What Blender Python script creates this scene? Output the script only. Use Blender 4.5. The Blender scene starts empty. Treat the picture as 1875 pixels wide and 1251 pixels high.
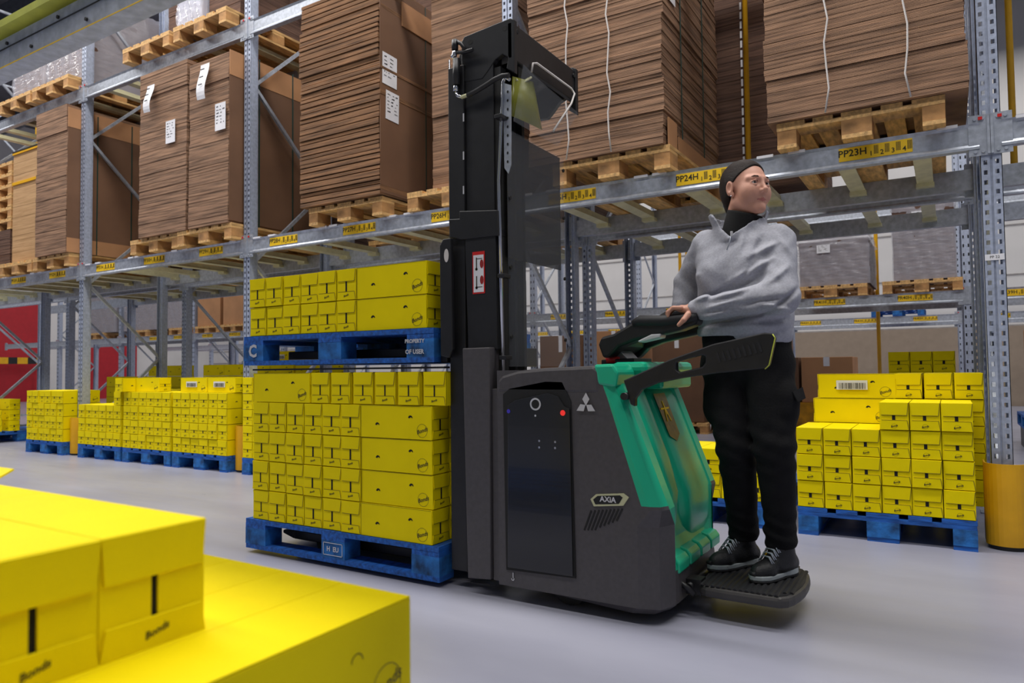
import bpy, bmesh, math, random
import numpy as np
from mathutils import Vector, Matrix
random.seed(7)
C = bpy.context.scene.collection
PI = math.pi
# ---------------------------------------------------------------- camera
IMG_W, IMG_H, FPX = 1875.0, 1251.0, 1300.0
CAM = np.array([-0.2129, -4.2063, 0.8906])
YAW, PITCH, ROLL = 0.549770, 0.038652, -0.010870
def _rot(yaw, pitch, roll):
    f = np.array([-math.sin(yaw)*math.cos(pitch), math.cos(yaw)*math.cos(pitch), math.sin(pitch)])
    r = np.array([math.cos(yaw), math.sin(yaw), 0.0]); u = np.cross(r, f)
    return r*math.cos(roll)+u*math.sin(roll), -r*math.sin(roll)+u*math.cos(roll), f
CR, CU, CF = _rot(YAW, PITCH, ROLL)
def W(px, py, X=None, Y=None, Z=None):
    """world point on the plane X=, Y= or Z= seen at a point of the photograph"""
    d = CF + CR*(px-IMG_W/2)/FPX + CU*(IMG_H/2-py)/FPX
    if X is not None: t = (X-CAM[0])/d[0]
    elif Y is not None: t = (Y-CAM[1])/d[1]
    else: t = (Z-CAM[2])/d[2]
    return tuple(float(v) for v in CAM+d*t)
cam_data = bpy.data.cameras.new('camera'); cam = bpy.data.objects.new('camera', cam_data); C.objects.link(cam)
cam_data.sensor_width = 36.0; cam_data.lens = 36.0*FPX/IMG_W; cam_data.clip_start = 0.05; cam_data.clip_end = 200
cam_data.dof.use_dof = True; cam_data.dof.focus_distance = 3.3; cam_data.dof.aperture_fstop = 4.0
M = Matrix.Identity(4)
for i in range(3):
    M[i][0] = CR[i]; M[i][1] = CU[i]; M[i][2] = -CF[i]; M[i][3] = CAM[i]
cam.matrix_world = M
bpy.context.scene.camera = cam
# ---------------------------------------------------------------- world, lights, exposure
sc = bpy.context.scene
sc.view_settings.view_transform = 'Standard'; sc.view_settings.look = 'None'
sc.view_settings.exposure = 0.0; sc.view_settings.gamma = 1.0; sc.view_settings.use_curve_mapping = False
wd = bpy.data.worlds.new('world'); sc.world = wd; wd.use_nodes = True
bg = wd.node_tree.nodes['Background']; bg.inputs[0].default_value = (0.80, 0.86, 1.0, 1); bg.inputs[1].default_value = 0.17
def area(name, loc, sx, sy, power, col=(1, 0.97, 0.93), rot=(0, 0, 0)):
    l = bpy.data.lights.new(name, 'AREA'); l.shape = 'RECTANGLE'; l.size = sx; l.size_y = sy; l.energy = power; l.color = col
    o = bpy.data.objects.new(name, l); C.objects.link(o); o.location = loc; o.rotation_euler = rot
    return o
area('aisle_light', (-6.5, -1.55, 7.6), 20, 0.7, 1060)
area('aisle_light', (-7.0, 3.7, 7.6), 34, 0.7, 620)
area('aisle_light', (-7.0, 8.1, 7.6), 34, 0.7, 560)
area('aisle_light', (-7.0, 12.2, 7.6), 34, 0.7, 480)
area('aisle_light', (-4.5, -4.7, 7.6), 15, 0.9, 490)
# ---------------------------------------------------------------- helpers
def lin(c):
    c = c/255.0
    return c/12.92 if c <= 0.04045 else ((c+0.055)/1.055)**2.4
def rgb(r, g, b): return (lin(r), lin(g), lin(b), 1.0)
def mat(name, col, rough=0.5, metal=0.0, var=0.12, scale=8.0, bump=0.0, bscale=60.0, spec=0.5, coat=0.0, stretch=None, col2=None, alpha=None, trans=0.0, emit=None):
    m = bpy.data.materials.new(name); m.use_nodes = True
    nt = m.node_tree; b = nt.nodes['Principled BSDF']; N = nt.nodes.new; L = nt.links.new
    tc = N('ShaderNodeTexCoord'); mp = N('ShaderNodeMapping'); L(tc.outputs['Object'], mp.inputs[0])
    if stretch: mp.inputs['Scale'].default_value = stretch
    nz = N('ShaderNodeTexNoise'); nz.inputs['Scale'].default_value = scale; nz.inputs['Detail'].default_value = 5
    L(mp.outputs[0], nz.inputs['Vector'])
    mx = N('ShaderNodeMix'); mx.data_type = 'RGBA'
    c2 = col2 or tuple(min(1, v*(1-2*var)) for v in col[:3])+(1,)
    c1 = col if col2 else tuple(min(1, v*(1+var)) for v in col[:3])+(1,)
    mx.inputs[6].default_value = c1; mx.inputs[7].default_value = c2
    rp = N('ShaderNodeMapRange'); rp.inputs[1].default_value = 0.3; rp.inputs[2].default_value = 0.7
    L(nz.outputs[0], rp.inputs[0]); L(rp.outputs[0], mx.inputs[0]); L(mx.outputs[2], b.inputs['Base Color'])
    b.inputs['Roughness'].default_value = rough; b.inputs['Metallic'].default_value = metal
    b.inputs['Specular IOR Level'].default_value = spec; b.inputs['Coat Weight'].default_value = coat
    if trans: b.inputs['Transmission Weight'].default_value = trans
    if alpha is not None: b.inputs['Alpha'].default_value = alpha
    if bump:
        n2 = N('ShaderNodeTexNoise'); n2.inputs['Scale'].default_value = bscale; n2.inputs['Detail'].default_value = 4
        L(mp.outputs[0], n2.inputs['Vector'])
        bp = N('ShaderNodeBump'); bp.inputs['Strength'].default_value = bump; bp.inputs['Distance'].default_value = 0.01
        L(n2.outputs[0], bp.inputs['Height']); L(bp.outputs[0], b.inputs['Normal'])
    if emit:
        b.inputs['Emission Color'].default_value = emit[0]; b.inputs['Emission Strength'].default_value = emit[1]
    return m
def obj(name, mesh, parent=None, loc=None, rot=None, **tags):
    o = bpy.data.objects.new(name, mesh); C.objects.link(o)
    if parent is not None: o.parent = parent
    if loc is not None: o.location = loc
    if rot is not None: o.rotation_euler = rot
    for k, v in tags.items(): o[k] = v
    return o
def thing(name, label, cat, loc=(0, 0, 0), rot=(0, 0, 0), group=None):
    o = obj(name, None, None, loc, rot, label=label, category=cat)
    o.empty_display_size = 0.1
    if group: o['group'] = group
    return o
def dup(root, loc=None, rot=None, label=None, group=None):
    r = root.copy(); C.objects.link(r)
    if loc is not None: r.location = loc
    if rot is not None: r.rotation_euler = rot
    if label: r['label'] = label
    if group: r['group'] = group
    for ch in root.children:
        c = ch.copy(); C.objects.link(c); c.parent = r
        for g in ch.children:
            d = g.copy(); C.objects.link(d); d.parent = c
    return r
class MB:
    def __init__(s): s.v = []; s.f = []; s.m = []; s.sm = []
    def add(s, vs, fs, m=0, smooth=False):
        k = len(s.v); s.v += [tuple(map(float, p)) for p in vs]
        for f in fs: s.f.append(tuple(i+k for i in f)); s.m.append(m); s.sm.append(smooth)
        return s
    def box(s, x0, x1, y0, y1, z0, z1, m=0):
        return s.add([(x0,y0,z0),(x1,y0,z0),(x1,y1,z0),(x0,y1,z0),(x0,y0,z1),(x1,y0,z1),(x1,y1,z1),(x0,y1,z1)],
              [(0,3,2,1),(4,5,6,7),(0,1,5,4),(1,2,6,5),(2,3,7,6),(3,0,4,7)], m)
    def prism(s, poly, a, b, axis='Y', m=0):
        """poly of 2d points, (x,z) for Y, (y,z) for X, (x,y) for Z; extruded from a to b"""
        def P(p, t):
            return (p[0], t, p[1]) if axis == 'Y' else ((t, p[0], p[1]) if axis == 'X' else (p[0], p[1], t))
        n = len(poly); vs = [P(p, a) for p in poly]+[P(p, b) for p in poly]
        return s.add(vs, [tuple(range(n)), tuple(range(2*n-1, n-1, -1))]+[(i, i+n, (i+1) % n+n, (i+1) % n) for i in range(n)], m)
    def quad(s, pts, m=0): return s.add(pts, [tuple(range(len(pts)))], m)
    def bar(s, p, q, w, h=None, m=0, up=(0, 0, 1)):
        p = Vector(p); q = Vector(q); d = (q-p).normalized(); h = h or w
        u = Vector(up)
        if abs(d.dot(u)) > 0.98: u = Vector((0, 1, 0))
        a = d.cross(u).normalized()*w/2; b = a.cross(d).normalized()*h/2
        vs = [p-a-b, p+a-b, p+a+b, p-a+b, q-a-b, q+a-b, q+a+b, q-a+b]
        return s.add(vs, [(0,3,2,1),(4,5,6,7),(0,1,5,4),(1,2,6,5),(2,3,7,6),(3,0,4,7)], m)
    def tube(s, pts, r, n=8, m=0, caps=True):
        pts = [Vector(p) for p in pts]; rs = r if isinstance(r, (list, tuple)) else [r]*len(pts)
        vs = []; pa = None
        for i, p in enumerate(pts):
            d = (pts[min(i+1, len(pts)-1)]-pts[max(i-1, 0)]).normalized()
            if pa is None:
                pa = d.cross(Vector((0, 0, 1)));
                if pa.length < 0.1: pa = d.cross(Vector((0, 1, 0)))
            pa = (pa-d*pa.dot(d)).normalized(); pb = d.cross(pa)
            for k in range(n):
                a = 2*PI*k/n; vs.append(p+(pa*math.cos(a)+pb*math.sin(a))*rs[i])
        fs = []
        for i in range(len(pts)-1):
            for k in range(n):
                fs.append((i*n+k, i*n+(k+1) % n, (i+1)*n+(k+1) % n, (i+1)*n+k))
        s.add(vs, fs, m, True)
        if caps:
            k0 = len(s.v)-len(vs)
            s.f.append(tuple(k0+i for i in range(n-1, -1, -1))); s.m.append(m); s.sm.append(False)
            s.f.append(tuple(k0+len(vs)-n+i for i in range(n))); s.m.append(m); s.sm.append(False)
        return s
    def merge(s, vs, fs, M4, m=0):
        return s.add([tuple(M4 @ Vector(v)) for v in vs], fs, m)
    def mesh(s, name, mats):
        me = bpy.data.meshes.new(name); me.from_pydata(s.v, [], s.f)
        for q in mats: me.materials.append(q)
        me.polygons.foreach_set('material_index', s.m); me.polygons.foreach_set('use_smooth', s.sm); me.update()
        return me
    def build(s, name, mats, parent=None, loc=None, rot=None, bevel=0, **tags):
        if not isinstance(mats, (list, tuple)): mats = [mats]
        bmx = s.mesh(name, mats)
        if bevel:
            b = bmesh.new(); b.from_mesh(bmx); bmesh.ops.recalc_face_normals(b, faces=b.faces); b.to_mesh(bmx); b.free()
        o = obj(name, bmx, parent, loc, rot, **tags)
        if bevel:
            md = o.modifiers.new('bevel', 'BEVEL'); md.width = bevel; md.segments = 2; md.limit_method = 'ANGLE'; md.angle_limit = 0.6
        return o
_tc = {}
def text_geo(txt, size, bold=0.0, shear=0.0):
    """vertices and faces of flat lettering centred on the origin in the xy plane"""
    key = (txt, size, bold, shear)
    if key in _tc: return _tc[key]
    cu = bpy.data.curves.new('lettering', 'FONT'); cu.body = txt; cu.size = size; cu.align_x = 'CENTER'; cu.align_y = 'CENTER'
    cu.offset = bold; cu.shear = shear; cu.resolution_u = 2
    o = bpy.data.objects.new('lettering_tmp', cu); C.objects.link(o)
    dg = bpy.context.evaluated_depsgraph_get(); dg.update()
    me = bpy.data.meshes.new_from_object(o.evaluated_get(dg))
    vs = [tuple(v.co) for v in me.vertices]; fs = [tuple(p.vertices) for p in me.polygons]
    bpy.data.meshes.remove(me); bpy.data.objects.remove(o); bpy.data.curves.remove(cu)
    _tc[key] = (vs, fs); return vs, fs
# frames for lettering: facing -Y (read from the aisle) and facing +X
def F_front(x, y, z): return Matrix(((1,0,0,x),(0,0,-1,y),(0,1,0,z),(0,0,0,1)))
def F_side(x, y, z): return Matrix(((0,0,1,x),(1,0,0,y),(0,1,0,z),(0,0,0,1)))
def ring(r0, r1, n=24, a0=0, a1=2*PI):
    vs = []; fs = []
    for i in range(n+1):
        a = a0+(a1-a0)*i/n; vs += [(r0*math.cos(a), r0*math.sin(a), 0), (r1*math.cos(a), r1*math.sin(a), 0)]
    for i in range(n): fs.append((2*i, 2*i+1, 2*i+3, 2*i+2))
    return vs, fs
ORD = ['first','second','third','fourth','fifth','sixth','seventh','eighth','ninth','tenth','eleventh','twelfth']
# ---------------------------------------------------------------- materials
Y_ = mat('yellow_card', rgb(236, 214, 0), 0.62, var=0.03, scale=5, spec=0.12, bump=0.05, bscale=25)
Y_in = mat('yellow_card_crease', rgb(120, 108, 4), 0.8, var=0.05)
PRINT = mat('print_black', rgb(48, 42, 8), 0.6, var=0.05)
HOLE = mat('hole_dark', rgb(14, 11, 9), 0.9, var=0.05)
WHITEP = mat('white_paper', rgb(222, 222, 228), 0.6, var=0.04)
YPRT = mat('print_grey', rgb(60, 60, 66), 0.6, var=0.1)
GALV = mat('galvanised', rgb(178, 184, 196), 0.42, 0.5, var=0.12, scale=30, bump=0.05, bscale=120)
GALV2 = mat('galvanised_post', rgb(172, 181, 202), 0.48, 0.4, var=0.10, scale=40, bump=0.04, bscale=90)
CREAM = mat('zinc_yellow_bounce', rgb(206, 202, 168), 0.5, 0.1, var=0.08, scale=14)  # zinc bars; the cream cast stands in for light bounced off the yellow boxes
LBLY = mat('label_yellow', rgb(240, 196, 20), 0.5, var=0.04)
RED = mat('red_plastic', rgb(205, 32, 30), 0.4, var=0.05)
GUARD = mat('guard_yellow', rgb(226, 168, 14), 0.45, var=0.10, scale=4, bump=0.05)
BLUEW = mat('blue_painted_wood', rgb(24, 92, 178), 0.7, var=0.30, scale=9, stretch=(1, 6, 6), bump=0.25, bscale=50)
BLUEW2 = mat('blue_painted_wood_worn', rgb(30, 104, 176), 0.75, var=0.4, scale=14, bump=0.3, bscale=40)
WOOD = mat('pallet_wood', rgb(214, 170, 110), 0.75, var=0.22, scale=7, stretch=(6, 1.2, 6), bump=0.25, bscale=30)
WOOD2 = mat('pallet_wood_dark', rgb(176, 130, 80), 0.8, var=0.25, scale=9, bump=0.25, bscale=30)
def card_mat(name, c1, c2, fine=340.0):
    m = mat(name, c1, 0.8, var=0.15, scale=3.0, stretch=(1, 1, 22), spec=0.2, col2=c2)
    nt = m.node_tree; N = nt.nodes.new; L = nt.links.new; b = nt.nodes['Principled BSDF']
    tc = N('ShaderNodeTexCoord'); wv = N('ShaderNodeTexWave'); wv.bands_direction = 'Z'; wv.inputs['Scale'].default_value = fine/6.0
    wv.inputs['Distortion'].default_value = 1.5; wv.inputs['Detail'].default_value = 2
    L(tc.outputs['Object'], wv.inputs['Vector'])
    bp = N('ShaderNodeBump'); bp.inputs['Strength'].default_value = 0.5; bp.inputs['Distance'].default_value = 0.004
    L(wv.outputs['Fac'], bp.inputs['Height']); L(bp.outputs[0], b.inputs['Normal'])
    return m
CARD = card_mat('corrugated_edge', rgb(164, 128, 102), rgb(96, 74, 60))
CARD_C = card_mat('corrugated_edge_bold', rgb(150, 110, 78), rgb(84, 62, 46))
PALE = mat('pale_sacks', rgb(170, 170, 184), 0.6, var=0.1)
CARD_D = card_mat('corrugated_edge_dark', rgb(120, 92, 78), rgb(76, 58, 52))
CARD_K = card_mat('kraft_pale', rgb(196, 158, 116), rgb(168, 132, 92), 200)
CFACE = mat('card_face', rgb(176, 128, 88), 0.75, var=0.08, scale=3)
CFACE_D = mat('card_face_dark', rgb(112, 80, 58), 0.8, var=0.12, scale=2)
STRAPW = mat('white_strap', rgb(205, 200, 198), 0.5, var=0.05)
STRAPG = mat('green_strap', rgb(28, 60, 54), 0.4, var=0.05)
BLK = mat('black_metal', rgb(34, 34, 37), 0.42, 0.2, var=0.10, scale=20)
BLK2 = mat('black_gloss', rgb(26, 27, 31), 0.22, 0.0, var=0.05, coat=0.3)
BLKDEEP = mat('black_matt', rgb(14, 14, 15), 0.7, var=0.05)
RUB = mat('rubber', rgb(28, 28, 32), 0.6, var=0.1, scale=30)
BODY = mat('body_anthracite', rgb(72, 69, 72), 0.45, 0.0, var=0.06, scale=60, bump=0.08, bscale=400)
TEAL = mat('body_green', rgb(20, 172, 132), 0.34, 0.0, var=0.03, scale=4, coat=0.15)
CHROME = mat('chrome', rgb(190, 192, 200), 0.18, 1.0, var=0.03)
SILVER = mat('silver_print', rgb(205, 205, 210), 0.4, 0.3, var=0.03)
BRASSY = mat('badge_gold', rgb(196, 196, 158), 0.4, 0.2, var=0.03)
YPIPE = mat('yellow_pipe', rgb(222, 168, 10), 0.45, var=0.06)
WALLM = mat('wall_panel', rgb(214, 212, 212), 0.7, var=0.03, scale=1.5)
REDW = mat('red_panel', rgb(176, 26, 40), 0.6, var=0.05)
BRICKB = mat('wall_tan_panel', rgb(150, 134, 118), 0.7, var=0.04)
PVC = mat('shrink_film', rgb(225, 226, 240), 0.12, var=0.02, alpha=0.34, spec=1.0, bump=1.0, bscale=9, stretch=(1, 1, 3))
CLEAR = mat('clear_polycarbonate', rgb(200, 205, 215), 0.05, var=0.01, alpha=0.05, spec=0.3)
OLIVE = mat('olive_film', rgb(128, 130, 30), 0.3, var=0.1, alpha=0.75)
# ---------------------------------------------------------------- the hall
fm = mat('floor_concrete', rgb(158, 159, 174), 0.30, 0.0, spec=0.42, col2=rgb(140, 141, 158), scale=1.3, bump=0.04, bscale=3, stretch=(0.6, 1.6, 1))
nt = fm.node_tree; b = nt.nodes['Principled BSDF']
nz = nt.nodes.new('ShaderNodeTexNoise'); nz.inputs['Scale'].default_value = 2.2; nz.inputs['Detail'].default_value = 8
tcn = nt.nodes.new('ShaderNodeTexCoord'); mpn = nt.nodes.new('ShaderNodeMapping'); mpn.inputs['Scale'].default_value = (0.7, 5, 1)
nt.links.new(tcn.outputs['Object'], mpn.inputs[0]); nt.links.new(mpn.outputs[0], nz.inputs['Vector'])
mr = nt.nodes.new('ShaderNodeMapRange'); mr.inputs[3].default_value = 0.22; mr.inputs[4].default_value = 0.42
nt.links.new(nz.outputs[0], mr.inputs[0]); nt.links.new(mr.outputs[0], b.inputs['Roughness'])
MB().box(-26, 8, -9, 14.3, -0.2, 0).build('floor', fm, kind='structure')
# back wall with horizontal panel joints
w = MB(); w.box(-26, 8, 14.0, 14.3, 0, 9)
w.build('wall_back', WALLM, kind='structure')
for z in (0.78, 1.22, 1.68, 2.75, 3.8, 4.9):
    MB().box(-26, 8, 13.985, 14.0, z, z+0.03).build('trim_%d' % int(z*10), mat('joint_grey', rgb(150, 146, 146), 0.7), kind='structure')
MB().box(-9, 8, 13.93, 13.985, 0, 1.68).build('wall_back_dado', BRICKB, kind='structure')
w = MB(); w.box(-26, -25.8, -9, 14, 0, 9)
w.build('wall_left', WALLM, kind='structure')
w = MB(); w.box(-26, 8, -9, 14.3, 9.0, 9.2)
w.build('ceiling', mat('ceiling_grey', rgb(96, 96, 104), 0.8, var=0.2, scale=2), kind='structure')
for i, y in enumerate((-4, -0.6, 3, 6, 9, 12)):
    MB().box(-26, 8, y, y+0.25, 8.4, 9.0).build('trim_roof_beam_%d' % i, mat('roof_steel', rgb(88, 92, 100), 0.6), kind='structure')
# red loading doors on the far end wall
for i, (y0, y1, z1) in enumerate(((5.2, 7.7, 3.4), (9.1, 10.9, 2.6))):
    m = MB(); m.box(-25.8, -25.72, y0, y1, 0.0, z1)
    m.build('door_%d' % (i+1), REDW, kind='structure')
t = thing('striped_barrier', 'black and yellow striped barrier in front of the red door at the far end', 'barrier', (-25.2, 6.3, 0))
m = MB(); m.box(-0.05, 0.05, -1.6, 1.2, 1.22, 1.42); m.build('rail', YPIPE, t)
for k in range(5):
    MB().box(-0.056, 0.056, -1.5+0.55*k, -1.25+0.55*k, 1.215, 1.425).build('stripe', BLK, t)
for y in (-1.5, 1.1): MB().box(-0.04, 0.04, y, y+0.1, 0, 1.22).build('post', BLK, t)

# ---------------------------------------------------------------- racking
PITCH_X = 2.8
def post_mesh(h, lod=0):
    m = MB(); y0 = 0.0
    cols = [-0.045, -0.032, -0.016, -0.005, 0.005, 0.016, 0.032, 0.045]
    if lod == 0:
        n = int(h/0.05)
        for k in range(n):
            z = k*0.05
            for i in range(7):
                dy = 0.006 if i == 3 else 0.0
                for a, bb, hole in ((z, z+0.028, False), (z+0.028, z+0.05, True)):
                    if hole and i in (1, 5): continue
                    m.quad([(cols[i], y0+dy, a), (cols[i+1], y0+dy, a), (cols[i+1], y0+dy, bb), (cols[i], y0+dy, bb)])
    else:
        m.box(-0.045, 0.045, 0, 0.003, 0, h)
        for k in range(int(h/0.1)):
            for x in (-0.024, 0.024): m.box(x-0.007, x+0.007, -0.001, 0.0, k*0.1, k*0.1+0.035, 1)
    for s in (-1, 1):
        m.box(min(s*0.045, s*0.042), max(s*0.045, s*0.042), y0, y0+0.07, 0, h)
        m.box(min(s*0.045, s*0.028), max(s*0.045, s*0.028), y0+0.07, y0+0.073, 0, h)
        m.box(min(s*0.030, s*0.027), max(s*0.030, s*0.027), y0+0.073, y0+0.095, 0, h)
    return m.mesh('post', [GALV2, HOLE])
HP = 6.2
post0, post1 = post_mesh(HP), post_mesh(HP, 1)
def brace_mesh(h, depth, off=0.1):
    ms = []; z = 0.25; s = 0
    while z < h-0.9:
        a, b_ = (0.07, depth-0.07) if s == 0 else (depth-0.07, 0.07)
        m = MB(); m.bar((0, a, z), (0, b_, z+0.82), 0.03, 0.028, up=(1, 0, 0)); ms.append(m.mesh('brace', [GALV])); z += 0.82; s = 1-s
    for z in (0.18, h-0.3):
        m = MB(); m.bar((0, 0.07, z), (0, depth-0.07, z), 0.03, 0.028, up=(1, 0, 0)); ms.append(m.mesh('brace', [GALV]))
    return ms
braces = brace_mesh(HP, 1.0)
foot_me = MB().box(-0.07, 0.07, -0.02, 0.12, 0, 0.008).mesh('foot_plate', [GALV])
def upright(x, y, label, lod=0, group='rack upright frames'):
    t = thing('rack_upright_frame', label, 'rack frame', (x, y, 0), group=group)
    obj('post', post0 if lod == 0 else post1, t)
    o = obj('post', post0 if lod == 0 else post1, t, (0, 1.0, 0), (0, 0, PI))
    for bm_ in braces: obj('brace', bm_, t)
    obj('foot_plate', foot_me, t); obj('foot_plate', foot_me, t, (0, 0.9, 0))
    return t
BL = PITCH_X-0.092
def beam_mesh():
    m = MB(); pr_ = [(-0.012, 0), (-0.012, 0.012), (-0.004, 0.026), (-0.004, 0.112), (-0.012, 0.130), (0.038, 0.130), (0.038, 0.0)]
    m.prism(pr_, -BL/2, BL/2, 'X')
    return m.mesh('beam', [GALV])
beam_me = beam_mesh()
def conn_mesh(s):
    m = MB(); m.box(0, 0.090, -0.008, -0.003, -0.035, 0.17)
    m.box(0.0, 0.012, -0.016, 0.05, -0.03, 0.165)
    for x, z in ((0.03, 0.15), (0.03, -0.015), (0.062, 0.15), (0.062, -0.015)):
        m.tube([(x, -0.008, z), (x, -0.014, z)], 0.008, 8, 0)
    if s: m.box(0.03, 0.048, -0.017, -0.012, 0.143, 0.158, 1)
    return m.mesh('end_connector', [GALV, RED])
conn0 = conn_mesh(True)
pstop = MB().box(-0.045, 0.045, -0.018, 0.045, 0.122, 0.137).mesh('pallet_stop', [WHITEP])
def label_mesh(txt, small=False):
    m = MB(); m.box(-0.175, 0.175, -0.0065, -0.0045, -0.036, 0.036)
    vs, fs = text_geo(txt, 0.052, 0.0008); m.merge(vs, fs, F_front(-0.108, -0.0075, 0.004), 1)
    for i in range(4):
        x = -0.018+i*0.052
        vs, fs = text_geo(str(i+1), 0.036, 0.0005); m.merge(vs, fs, F_front(x, -0.0075, -0.014), 1)
        for k in range(5): m.box(x+0.014+k*0.0045, x+0.0165+k*0.0045, -0.0072, -0.0066, -0.018, 0.028, 1)
    return m.mesh('location_label', [LBLY, PRINT])
def beam(x, y, ztop, label, group, flip=False, labels=(), stops=(), red=True):
    t = thing('rack_beam', label, 'rack beam', (x, y, ztop-0.130), (0, 0, PI if flip else 0), group=group)
    obj('beam_profile', beam_me, t)
    for s in (-1, 1):
        o = obj('end_connector', conn0, t, (s*(BL/2+0.045), 0, 0)); o.scale = (s*-1 if s < 0 else -1, 1, 1)
        if s < 0: o.scale = (1, 1, 1); o.location.x = -(BL/2+0.045)
        else: o.scale = (-1, 1, 1); o.location.x = BL/2+0.045
    for lx, txt in labels: obj('location_label', label_mesh(txt), t, (lx, 0, 0.072))
    for sx in stops: obj('pallet_stop', pstop, t, (sx, 0, 0))
    return t
bar_me = MB().prism([(-0.03, 0), (-0.03, -0.045), (-0.045, -0.045), (-0.045, -0.05), (0.045, -0.05), (0.045, -0.045), (0.03, -0.045), (0.03, 0)], 0.04, 0.96, 'Y')
bar_me.box(-0.05, 0.05, 0.90, 0.962, -0.075, -0.05); bar_me.box(-0.05, 0.05, 0.04, 0.1, -0.075, -0.05)
bar_me = bar_me.mesh('support_bar', [CREAM])
def sbar(x, y, ztop, label, group): return obj('pallet_support_bar', bar_me, None, (x, y, ztop), label=label, category='support bar', group=group)
XN = {1: 'right of the big right post', 0: 'right-hand bay', -1: 'bay behind the forklift', -2: 'middle-left bay', -3: 'far-left bay', -4: 'last bay at the left edge'}
H1, H2 = 2.09, 4.10
names_post = {1: 'beyond the right edge', 0: 'large and near at the right edge', -1: 'behind the forklift mast', -2: 'left of the yellow forklift load', -3: 'at the far left beside a yellow guard', -4: 'at the left picture edge', -5: 'beyond the left picture edge'}
for k in range(1, -6, -1):
    upright(k*PITCH_X, 0.0, 'perforated front-row rack frame %s' % names_post[k])
    upright(k*PITCH_X, 1.25, 'second-row rack frame behind the one %s' % names_post[k], 0, 'second row rack frames')
num = 23
for k in range(1, -5, -1):
    xc = (k-0.5)*PITCH_X
    base = 23-3*k
    lb = [(PITCH_X/2-0.51, 'PP%02dH' % base), (PITCH_X/2-1.42, 'PP%02dH' % (base+1)), (PITCH_X/2-2.31, 'PP%02dH' % (base+2))]
    wh = XN[k]
    beam(xc, 0, H1, 'low front shelf beam with yellow labels, %s' % wh, 'front shelf beams', labels=lb, stops=(-1.25, -1.05, -0.42, -0.3, 0.33, 0.5, 1.22))
    beam(xc, 1.0, H1, 'rear low shelf beam of the front row, %s' % wh, 'rear shelf beams', flip=True)
    beam(xc, 0, H2, 'upper front shelf beam near the picture top, %s' % wh, 'upper shelf beams', labels=())
    beam(xc, 1.0, H2, 'upper rear shelf beam of the front row, %s' % wh, 'upper rear shelf beams', flip=True)
    beam(xc, 1.25, H1, 'low front beam of the second rack row, %s' % wh, 'second row beams')
    beam(xc, 2.25, H1, 'low rear beam of the second rack row, %s' % wh, 'second row rear beams', flip=True)
    beam(xc, 1.25, H2, 'upper beam of the second rack row, %s' % wh, 'second row upper beams')
    for j, off in enumerate((-1.1, -0.72, -0.2, 0.2, 0.72, 1.1)):
        sbar(xc+off, 0, H1-0.012, '%s support bar from left under the low shelf, %s' % (ORD[j], wh), 'support bars of the front row')
        if k <= 0 and k > -4: sbar(xc+off, 1.25, H1-0.012, '%s second-row support bar from left, %s' % (ORD[j], wh), 'support bars of the second row')
        if k in (-2, -3): sbar(xc+off, 0, H2-0.012, '%s upper-shelf support bar from left, %s' % (ORD[j], wh), 'support bars of the upper shelf')
# third and fourth rack rows across the next aisles
H3 = 1.72
for row, (y0, nm, kk) in enumerate(((5.2, 'third', range(1, -8, -1)), (9.6, 'fourth', range(1, -8, -1)))):
    for k in kk:
        upright(k*PITCH_X, y0, '%s galvanised frame from the right in the %s rack row, across the aisle' % (ORD[1-k], nm), 1, '%s row frames' % nm)
        if k > -8:
            xc = (k-0.5)*PITCH_X
            base = 40-3*k
            lb = [(PITCH_X/2-0.51, 'PR%02dH' % base), (PITCH_X/2-1.42, 'PR%02dH' % (base+1)), (PITCH_X/2-2.31, 'PR%02dH' % (base+2))]
            beam(xc, y0, H3, '%s low shelf beam from the right in the %s rack row' % (ORD[1-k], nm), '%s row beams' % nm, labels=lb if k > -6 else ())
            beam(xc, y0+1.0, H3, '%s low rear beam from the right in the %s rack row' % (ORD[1-k], nm), '%s row rear beams' % nm, flip=True)
            beam(xc, y0, 3.6, '%s upper beam from the right in the %s rack row' % (ORD[1-k], nm), '%s row upper beams' % nm)
# post guards
def guard(x, y, label):
    t = thing('post_guard', label, 'post guard', (x, y, 0), group='yellow post guards')
    n = 14; pts = []
    for i in range(n+1):
        a = PI+PI*i/n; pts.append((0.088*math.cos(a)*1.0, 0.075*math.sin(a)))
    pts = [(-0.088, 0.10)]+pts+[(0.088, 0.10)]
    inner = [(p[0]*0.93, p[1]*0.93 if p[1] < 0 else p[1]) for p in pts]
    m = MB(); m.prism(pts+inner[::-1], 0.02, 0.41, 'Z'); m.build('shield', GUARD, t)
    m = MB(); m.prism([(p[0]*0.9, p[1]*0.9) for p in pts], 0.0, 0.02, 'Z'); m.build('foot', BLK, t)
    return t
guard(0.01, -0.012, 'yellow curved post guard at the foot of the right post')
guard(-PITCH_X, -0.012, 'yellow post guard hidden behind the forklift')
guard(-2*PITCH_X, -0.012, 'yellow post guard at the post left of the forklift load')
guard(-3*PITCH_X, -0.012, 'yellow post guard between the pallets at far left')
# label on the right post
t = MB(); t.box(-0.04, 0.04, -0.003, -0.001, 1.40, 1.43); vs, fs = text_geo('PP 22', 0.018); t.merge(vs, fs, F_front(0, -0.0035, 1.415), 1)
t.build('post_tag', [WHITEP, PRINT], None, (0.0, 0, 0), label='small white tag stuck on the right rack post', category='tag')
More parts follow.
